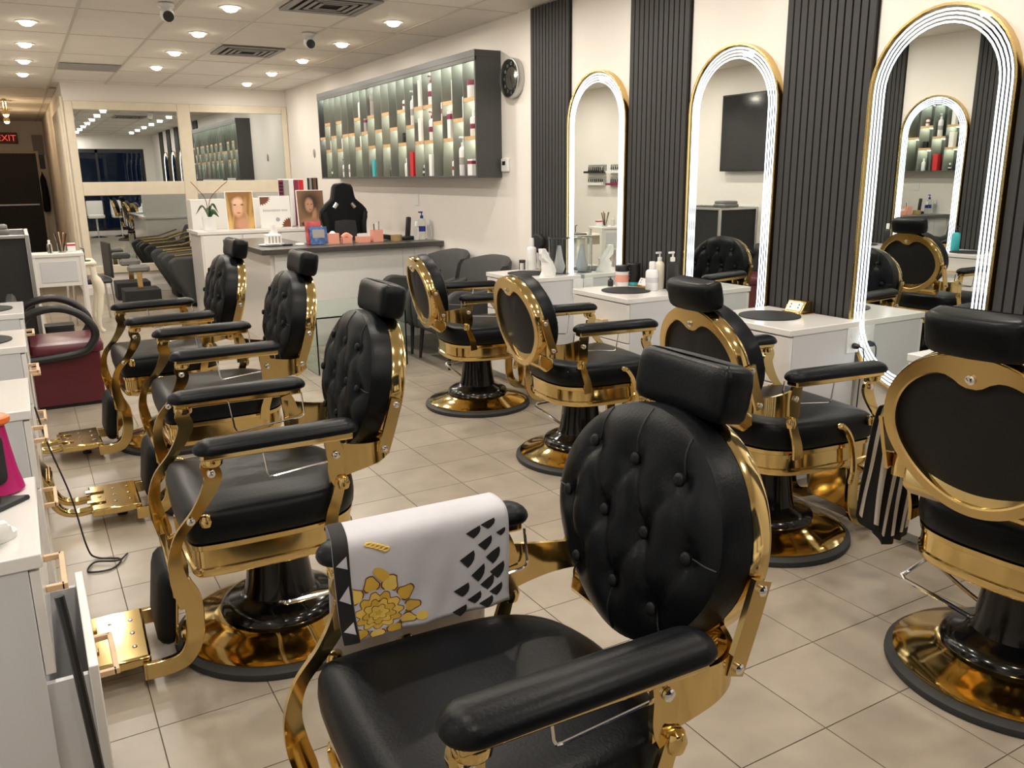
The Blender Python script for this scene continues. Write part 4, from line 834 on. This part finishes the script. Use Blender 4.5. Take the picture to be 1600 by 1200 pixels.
# pedicure stations
for y, l, l2 in ((10.75, 'black pedicure recliner nearer the desk with gold arm rails', 'black pedicure foot stand with gold post and grey pad, nearer one'), (11.65, 'black pedicure recliner against the mirror wall', 'black pedicure foot stand with gold post and grey pad, by the mirror wall')):
    t = thing('pedicure_chair', l, 'recliner', (1.62, y, 0), 0, 'pedicure recliners')    # faces -x
    MB().loft(rrect(-.02, .62, -.25, .25, .05), [(.0, .03), (.02, .02), (.40, .0), (.46, .03)]).build('seat_block', G['blackm'], t)
    MB().prism([(.40, .40), (.62, .40), (.72, .78), (.60, .80)], -.24, .24).build('backrest', G['greyfab'], t, bevel=.03, seg=3)
    for s in (-1, 1):
        MB().prism([(-.16, .40), (-.20, .54), (-.12, .60), (.45, .60), (.45, .05), (.02, .05)], s*.25-(.09 if s < 0 else 0), s*.25+(.09 if s > 0 else 0)).build('arm', G['greyfab'], t, bevel=.03, seg=3)
        MB().tube([(-.12, s*.295, .612), (.2, s*.295, .632), (.48, s*.295, .72)], .011, 8).build('arm_rail', G['gold'], t)
    t = thing('foot_stand', l2, 'foot rest', (1.14, y+.1, 0), 0, 'pedicure foot stands')
    MB().bb(-.20, .20, -.2, .2, 0, .22).build('stand_box', G['blackm'], t, bevel=.01); MB().bb(-.03, .03, -.02, .02, .22, .42).build('stand_post', G['goldb'], t, bevel=.003)
    MB().loft(rrect(-.12, .12, -.09, .09, .05), [(.42, .02), (.435, 0), (.475, 0), (.50, .03)]).build('foot_pad', G['greyfab2'], t)
# coat on the corridor wall
ct = thing('hanging_coat', 'black coat hanging on the corridor end wall', 'coat', (.52, YC-.001, 0)); MB().tube(cat([(0, -.05, 1.62), (.0, -.07, 1.45), (.01, -.08, 1.2), (.0, -.07, .85)], 5), [.03, .05, .08, .10, .12, .12, .12, .12, .13, .13, .13, .14, .14, .14, .14, .12], 12, .5).build('coat_body', G['blackm'], ct); MB().tube([(0, 0, 1.66), (0, -.05, 1.64)], .012).build('hook', G['chrome'], ct)
tag(MB().bb(.47, .6, YC-.02, YC, 1.72, 2.0).build('framed_notice', G['blackp'], bevel=.004), 'small dark framed notice on the corridor end wall', 'picture')

# ================================================================== LEFT WALL ITEMS (seen in the mirrors)
tv = thing('television', 'large black wall television seen in the middle right mirror', 'television', (WL+.0005, 6.95, 1.93)); MB().bb(0, .05, -.3, .3, -.2, .2).build('wall_mount', G['blackp'], tv); MB().bb(.05, .085, -.72, .72, -.43, .43).build('tv_body', G['blackp'], tv, bevel=.004); MB().bb(.0852, .087, -.705, .705, -.415, .415).build('screen', G['screen'], tv)
for y0, y1, z, l, m_, c in ((10.05, 10.5, 1.50, 'upper dark rack of nail polish in the far mirror', 'blackp', 'blackp'), (10.05, 10.5, 1.33, 'lower pale rack of nail polish in the far mirror', 'whitep', 'creaml'), (9.3, 9.95, 1.50, 'upper pale rack of nail polish nearer the television', 'whitep', 'whitep'), (9.3, 9.95, 1.33, 'lower plum rack of nail polish nearer the television', 'maroonp', 'maroonp')):
    t = thing('polish_rack', l, 'rack', (WL+.0005, (y0+y1)/2, z), 0, 'nail polish racks'); w_ = (y1-y0)/2
    MB().bb(0, .09, -w_, w_, 0, .008).build('rack_shelf', G[m_], t); MB().bb(.086, .09, -w_, w_, .008, .03).build('rack_lip', G[m_], t); MB().bb(0, .004, -w_, w_, .008, .12).build('rack_back', G['clear'], t)
    n = int(w_*2/.05)
    for k in range(n):
        q = thing('polish_bottle', l.replace('rack of nail polish', 'rack holds this small nail polish bottle'), 'bottle', (WL+.045, y0+.03+k*.05, z+.0085), 0, 'small nail polish bottles on the left wall racks')
        MB().lathe([(.012, 0), (.013, .003), (.012, .035), (.006, .038)], 10).build('bottle_body', G[c], q); MB().lathe([(.008, .038), (.0065, .08)], 10).build('cap', G['blackp'], q)
st = None
for x, y, l in ((1.75, -.35, 'white high back swivel stool reflected at the left of the lower mirror'), (2.35, -.55, 'white high back swivel stool reflected beside the gold chairs')):
    t = thing('swivel_stool', l, 'stool', (x, y, 0), 0, 'white swivel stools'); MB().lathe([(.21, 0), (.215, .006), (.18, .018), (.04, .04), (.025, .06), (.025, .5)], 32).build('stool_base', G['chrome'], t)
    MB().loft(rrect(-.2, .2, -.19, .19, .06), [(.5, .02), (.52, 0), (.58, 0), (.6, .03)]).build('stool_seat', G['whitem'], t); MB().loft(rrect(-.2, .2, -.22, -.17, .024), [(.58, .006), (.6, 0), (.92, 0), (.95, .01)]).build('stool_back', G['whitem'], t)
# ================================================================== CLOTHS
(cx_, cy_), ca_, _, _ = CH[0]
tw = thing('patterned_cape', 'white cape with black wedges and gold baroque motif over the nearest armrest', 'cape', (cx_, cy_, 0), math.radians(ca_))
prof = cat([Vector((0, y, z)) for y, z in [(-.246, .584), (-.250, .64), (-.250, .72), (-.252, .778), (-.268, .800), (-.305, .806), (-.345, .800), (-.360, .776), (-.366, .70), (-.372, .58), (-.38, .43)]], 5)
NV = len(prof)
def cs(u, v, off=0):  # u: along the arm 0 front .. 1 rear ; v: 0..1 along the profile from the seat side
    f = v*(NV-1); i = min(int(f), NV-2); q = f-i; p = prof[i].lerp(prof[i+1], q); t = (prof[i+1]-prof[i]).normalized(); n = Vector((0, t.z, -t.y))
    hang = min(1, abs(p.z-.80)/.2); wr = .0035*hang*math.sin(u*17+v*9)+.002*hang*math.sin(u*31-v*23)
    x = .236-.372*u+.010*math.sin(v*6)*(1-u)
    return Vector((x, p.y, p.z))+n*(wr+off)
NU = 36
def cloth_patch(fn, us, vs, off, th=0):
    m = MB(); g = [[fn(u, v, off) for v in vs] for u in us]; nv = len(vs)
    for r_ in g: m.v += r_
    for i in range(len(us)-1):
        for j in range(nv-1): m.f.append([i*nv+j, i*nv+j+1, (i+1)*nv+j+1, (i+1)*nv+j])
    return m
def solid(o, th): s_ = o.modifiers.new('solid', 'SOLIDIFY'); s_.thickness = th; s_.offset = -1; return o
us = [k/NU for k in range(NU+1)]; vs = [k/60 for k in range(61)]
solid(cloth_patch(cs, us, vs, 0).build('cape_fabric', G['cloth'], tw), .0015)
VT = 15.0/(NV-1)    # profile position of the top inner edge
def ut(u, t): return u, VT*(1-t)   # t 0 at the arm's top edge, 1 at the seat
cloth_patch(cs, [0, .02, .04, .06, .085], vs, .0012).build('black_border', G['clothb'], tw)
def fan(pts, m_, name, off=.0016):
    m = MB(); cu = sum(p[0] for p in pts)/len(pts); cv = sum(p[1] for p in pts)/len(pts); m.v.append(cs(*ut(cu, cv), off))
    for f in (.5, 1): m.v += [cs(*ut(cu+(u-cu)*f, cv+(t_-cv)*f), off) for u, t_ in pts]
    n = len(pts)
    for k in range(n): k2 = (k+1) % n; m.f.append([0, 1+k, 1+k2]); m.f.append([1+k, 1+n+k, 1+n+k2, 1+k2])
    return m.build(name, G[m_], tw)
def wedge(u, t_, s=1.0, a=0):
    P = [(-.052, .0), (-.008, -.04), (.038, -.078), (.043, -.03), (.036, .02), (.018, .058), (-.004, .085), (-.028, .045)]
    return [(u+s*(x*math.cos(a)-y*math.sin(a)*.7), t_+s*(x*math.sin(a)*1.4+y*math.cos(a))) for x, y in P]
for x, y in ((840, 122), (775, 168), (895, 185), (825, 238), (745, 307), (860, 302), (790, 372), (878, 368), (715, 447), (830, 422), (868, 468), (768, 502), (818, 538), (700, 578)):
    u = .04+(x-240)/690*.96; t_ = (y-(185-92*u))/(505-40*u); fan(wedge(min(u, .955), t_, .95 if u < .94 else .6), 'clothb', 'wedge_print')
for k in range(3):   # white wedges inside the black border
    fan([(.012, .16+k*.33), (.07, .06+k*.33), (.072, .22+k*.33)], 'cloth', 'border_wedge_print', .0022)
C0 = (.215, .70)
def lump(r, n, amp, ru=1.0, N=48): return [(C0[0]+r*ru*(1+amp*math.cos(n*a))*math.cos(a)*.62, C0[1]+r*(1+amp*math.cos(n*a))*math.sin(a)*.92) for a in [2*PI*k/N for k in range(N)]]
def clampf(P): return [(max(.088, u), min(.985, t_)) for u, t_ in P]
def petals(r, n, L_, wd, cols, o0, ph=0):
    for k in range(n):
        a = 2*PI*k/n+ph; c_, s_ = math.cos(a), math.sin(a)
        for sc_, m_, oo in ((1.18, 'brown', o0), (1, cols[k % len(cols)], o0+.0003)):
            P = []
            for q in range(14):
                b_ = 2*PI*q/14; x = r+L_*sc_*math.cos(b_); y = wd*sc_*math.sin(b_)*(1+.25*math.cos(3*b_))
                P.append((C0[0]+(x*c_-y*s_)*.62, C0[1]+(x*s_+y*c_)*.92))
            fan(clampf(P), m_, 'petal_print', oo)
petals(.30, 11, .075, .06, ('yellow', 'yellow2'), .0014); fan(clampf(lump(.235, 7, .03)), 'cloth', 'rosette_print', .0020)
petals(.165, 11, .05, .048, ('yellow2', 'yellow'), .0024); petals(.105, 9, .045, .04, ('yellow', 'yellow2'), .0029, .3); petals(.05, 6, .04, .035, ('yellow2',), .0034); fan(clampf(lump(.03, 5, .2)), 'yellow', 'rosette_print', .0040)
fan([(.25+.035*math.cos(a)+.03*math.sin(a), .36+.085*math.sin(a)) for a in [2*PI*k/16 for k in range(16)]], 'yellow', 'leaf_print'); fan([(.45+.035*math.cos(a), .86+.06*math.sin(a)) for a in [2*PI*k/16 for k in range(16)]], 'yellow2', 'leaf_print')
for k in range(5):   # chain
    m = MB(); c = (.19+k*.022, -.045+k*.030)
    m.tube([cs(*ut(c[0]+.018*math.cos(a), c[1]+.026*math.sin(a)), .0016) for a in [2*PI*q/14 for q in range(15)]], .0022, 5).build('chain_link_print', G['yellow2'], tw)
# striped cape on the right foreground chair
(sx_, sy_), sa_, _, _ = CH[7]
sc = thing('striped_cape', 'black and white striped cape hanging over the arm of the right foreground chair', 'cape', (sx_, sy_, 0), math.radians(sa_))
pf = cat([Vector((0, y, z)) for y, z in [(.244, .62), (.247, .72), (.252, .785), (.275, .802), (.31, .808), (.35, .800), (.372, .77), (.385, .66), (.395, .52), (.405, .40), (.412, .27)]], 5)
def ss(u, v, off=0):
    f = v*(len(pf)-1); i = min(int(f), len(pf)-2); p = pf[i].lerp(pf[i+1], f-i)
    hang = max(0, (v-.55)/.45); x = -.215+.35*u+hang*(.02*math.sin(5*u)-.03*(u-.5))
    wav = hang*(.020*math.sin(u*19+1)+.010*math.sin(u*33+v*4)); lift = hang*(.13*max(0, 1-u*2.2))
    return Vector((x+hang*.012*math.cos(u*19), p.y+wav+.012*hang, p.z+lift))
us2 = [k/66 for k in range(67)]; vs2 = [k/44 for k in range(45)]
o = cloth_patch(ss, us2, vs2, 0).build('cape_fabric', G['cloth2'], sc); o.data.materials.append(G['clothb'])
for f in o.data.polygons:
    if (min(f.vertices)//45) % 8 < 4 or min(f.vertices) % 45 >= 43: f.material_index = 1
solid(o, .0015)
# ================================================================== THINGS ON THE STATION CABINETS
Z = ZT+.0005
bottle('flip', (3.30, 5.41, Z), .235, .036, 'whitep', 'whitep', 'wpaper', 'shampoo_bottle', 'tall white bottle on the cabinet by the grey armchairs'); bottle('tub', (3.225, 5.425, Z), .075, .024, 'clear', 'blackp', None, 'product_jar', 'small clear jar with black lid beside the tall white bottle', 'jar')
bottle('pump', (3.375, 5.356, Z), .13, .022, 'creaml', 'whitep', None, 'pump_bottle', 'small pale pump bottle behind a gold outlet')
t = thing('canister', 'clear acrylic canister on the cabinet beside the farthest mirror', 'canister', (3.32, 5.065, Z)); MB().lathe([(.075, 0), (.075, .25), (.072, .25), (.072, .004)], 28).build('canister_wall', G['clear'], t); MB().lathe([(.078, .25), (.078, .262), (.02, .266)], 28).build('canister_lid', G['clear'], t); MB().lathe([(.03, .006), (.045, .05), (.03, .10), (.012, .2)], 16).build('canister_fill', G['shadewhite'], t)
t = thing('crumpled_tissue', 'crumpled white tissue in front of the clear canister', 'tissue', (3.175, 4.985, Z)); MB().rings([[((.062*(1-k*.1)+.012*math.sin(3*a+k*2))*math.cos(a)-.008*k*(k > 3), (.045*(1-k*.1)+.010*math.sin(4*a+k))*math.sin(a), k*.032) for a in [2*PI*q/18 for q in range(18)]] for k in range(7)]).build('tissue_body', G['wpaper'], t)
t = thing('neck_brush', 'black fan shaped neck brush standing behind the tall white bottle', 'brush', (3.374, 5.432, Z))
MB().lathe([(.028, 0), (.03, .004), (.018, .02), (.012, .06), (.016, .12)], 16).build('brush_handle', G['whitep'], t); MB().prism([(-.016, .12), (-.075, .18), (-.07, .235), (-.02, .262), (.03, .262), (.072, .235), (.07, .19), (.016, .12)], -.02, .02, 'x').build('bristles', G['blackm'], t, bevel=.012)
bottle('tub', (3.275, 4.265, Z), .13, .043, 'whitep', 'blackp', 'pink', 'product_jar', 'white jar with black lid and pink label, left of the black can', 'jar')
t = thing('powder_can', 'black tin with pale lettering on the crowded cabinet', 'can', (3.355, 4.25, Z)); MB().lathe([(.042, 0), (.044, .004), (.044, .02), (.044, .135), (.04, .14)], 24).build('can_body', G['blackp'], t); MB().lathe([(.0445, .004), (.0445, .022)], 24, caps=False).build('can_band', G['teal'], t)
for k in range(4): MB().bb(-.0455, -.044, -.018, .018, .045+k*.02, .053+k*.02).build('can_print', G['greyprint'], t)
bottle('flip', (3.29, 3.985, Z), .175, .040, 'whitep', 'whitep', 'shadewhite', 'lotion_bottle', 'white lotion bottle in front of the gold outlet on the crowded cabinet'); bottle('pump', (3.375, 3.90, Z), .24, .033, 'clear', 'whitep', None, 'pump_bottle', 'clear pump bottle at the near end of the crowded cabinet'); bottle('pump', (3.375, 4.02, Z), .23, .030, 'creaml', 'whitep', None, 'pump_bottle', 'tall pale pink pump bottle behind the lotion bottle')
bottle('spray', (3.20, 4.285, Z), .06, .018, 'blackp', 'blackp', None, 'small_bottle', 'tiny dark bottle at the far corner of the crowded cabinet')
bottle('pump', (-.30, 4.50, Z), .22, .036, 'teal', 'blackp', None, 'pump_bottle', 'teal pump bottle on the third left cabinet seen in the mirror'); bottle('flip', (-.42, 4.2, Z), .17, .03, 'whitep', 'whitep', 'maroonp', 'shampoo_bottle', 'white maroon banded bottle on the third left cabinet'); bottle('spray', (-.42, 5.55, Z), .24, .03, 'blackp', 'blackp', None, 'spray_bottle', 'black spray bottle on the farthest left cabinet'); bottle('flip', (-.45, 5.3, Z), .2, .03, 'blackp', 'whitep', None, 'shampoo_bottle', 'black bottle with white cap on the farthest left cabinet')
# nearest left cabinet
t = thing('dryer_holder', 'magenta and orange tool holder on the nearest left cabinet', 'holder', (-.135, 2.145, Z))
MB().loft([(.062*math.cos(a), .05*math.sin(a)) for a in [2*PI*k/28 for k in range(28)]], [(0, .004), (.006, -.004), (.05, .006), (.11, .014), (.165, .02)]).build('holder_body', G['magenta'], t)
MB().loft([(.062*math.cos(a), .05*math.sin(a)) for a in [2*PI*k/28 for k in range(28)]], [(.160, .012), (.166, .006), (.176, .006), (.180, .012)]).build('holder_rim', G['orange'], t)
MB().prism(rrect(-.022, .026, .03, .15, .02), -.052, -.040, 'y').xf(Matrix.Translation((.01, .004, 0))).build('holder_window', G['blackp'], t)
t = thing('hair_clipper', 'black hair clipper standing in the magenta holder', 'clipper', (-.135, 2.145, Z+.182)); MB().tube(cat([(0, 0, 0), (.004, 0, .03), (.0, 0, .07), (-.012, 0, .10)], 4), [.022, .024, .026, .027, .026, .025, .024, .023, .022, .022, .02, .018, .014], 12).build('clipper_body', G['blackp'], t); MB().lathe([(.006, 0), (.006, .004)], 10, (.0, -.029, .045), 'y').build('clipper_button', G['chrome'], t); MB().box((-.016, 0, .106), (.034, .036, .01)).build('clipper_blade', G['chrome'], t)
sm = thing('silicone_mat', 'black grooved silicone tool mat with a pointed end on the nearest cabinet', 'mat', (-.19, 2.03, Z))
lo_ = [(.128, .03), (.10, .0), (.05, -.045), (-.03, -.07), (-.14, -.07), (-.14, .05), (-.02, .06), (.06, .055)]; lo2 = [(p.x, p.y) for p in cat([Vector((x, y, 0)) for x, y in lo_+[lo_[0]]], 4)[:-1]]
MB().loft(lo2, [(0, .002), (.004, 0), (.010, .002), (.012, .006)]).build('mat_body', G['rubber'], sm)
for k in range(8): MB().bb(-.125+k*.028, -.122+k*.028, -.055+max(0, k-4)*.016, .042, .012, .0128).build('groove_ridge', G['blackp'], sm)
t = thing('white_towel', 'rumpled white towel on the nearest left cabinet', 'towel', (-.225, 1.83, Z))
MB().rings([[((.13*(1-k*.055)+.018*math.sin(3*a+k*1.3))*math.cos(a), (.062*(1-k*.05)+.010*math.sin(4*a+k*.9))*math.sin(a)+.006*math.sin(k), k*.016) for a in [2*PI*q/32 for q in range(32)]] for k in range(6)]).build('towel_body', G['wpaper'], t)
MB().tube(cat([(-.1, -.05, .04), (.0, -.065, .055), (.09, -.05, .04), (.115, -.02, .03)], 5), .02, 10, .7).build('towel_fold', G['wpaper'], t)
t = thing('white_box', 'flat white carton on the second left cabinet', 'box', (-.24, 3.12, Z)); MB().bb(-.13, .10, -.1, .12, 0, .03).build('carton', G['wpaper'], t, bevel=.003); MB().bb(-.131, .101, -.101, .121, .019, .021).build('lid_line', G['greyprint'], t)
# cords
tag(MB().tube(cat([(-.045, 3.50, .66), (-.02, 3.52, .50), (.03, 3.52, .28), (.06, 3.52, .06), (.09, 3.52, .006), (.17, 3.46, .005), (.13, 3.38, .005), (.05, 3.40, .005), (.08, 3.47, .009), (.16, 3.43, .013), (.20, 3.50, .005)], 6), .0036, 6).build('power_cord', G['blackp']), 'black power cord coiled on the floor under a gold foot tread', 'cord')
tag(MB().tube(cat([(-.03, 1.712, .70), (-.022, 1.70, .60), (-.012, 1.70, .42), (.0, 1.70, .2), (.008, 1.70, .008)], 6), .009, 8).build('black_cable', G['blackp']), 'thick black cable hanging down the nearest left cabinet', 'cord')
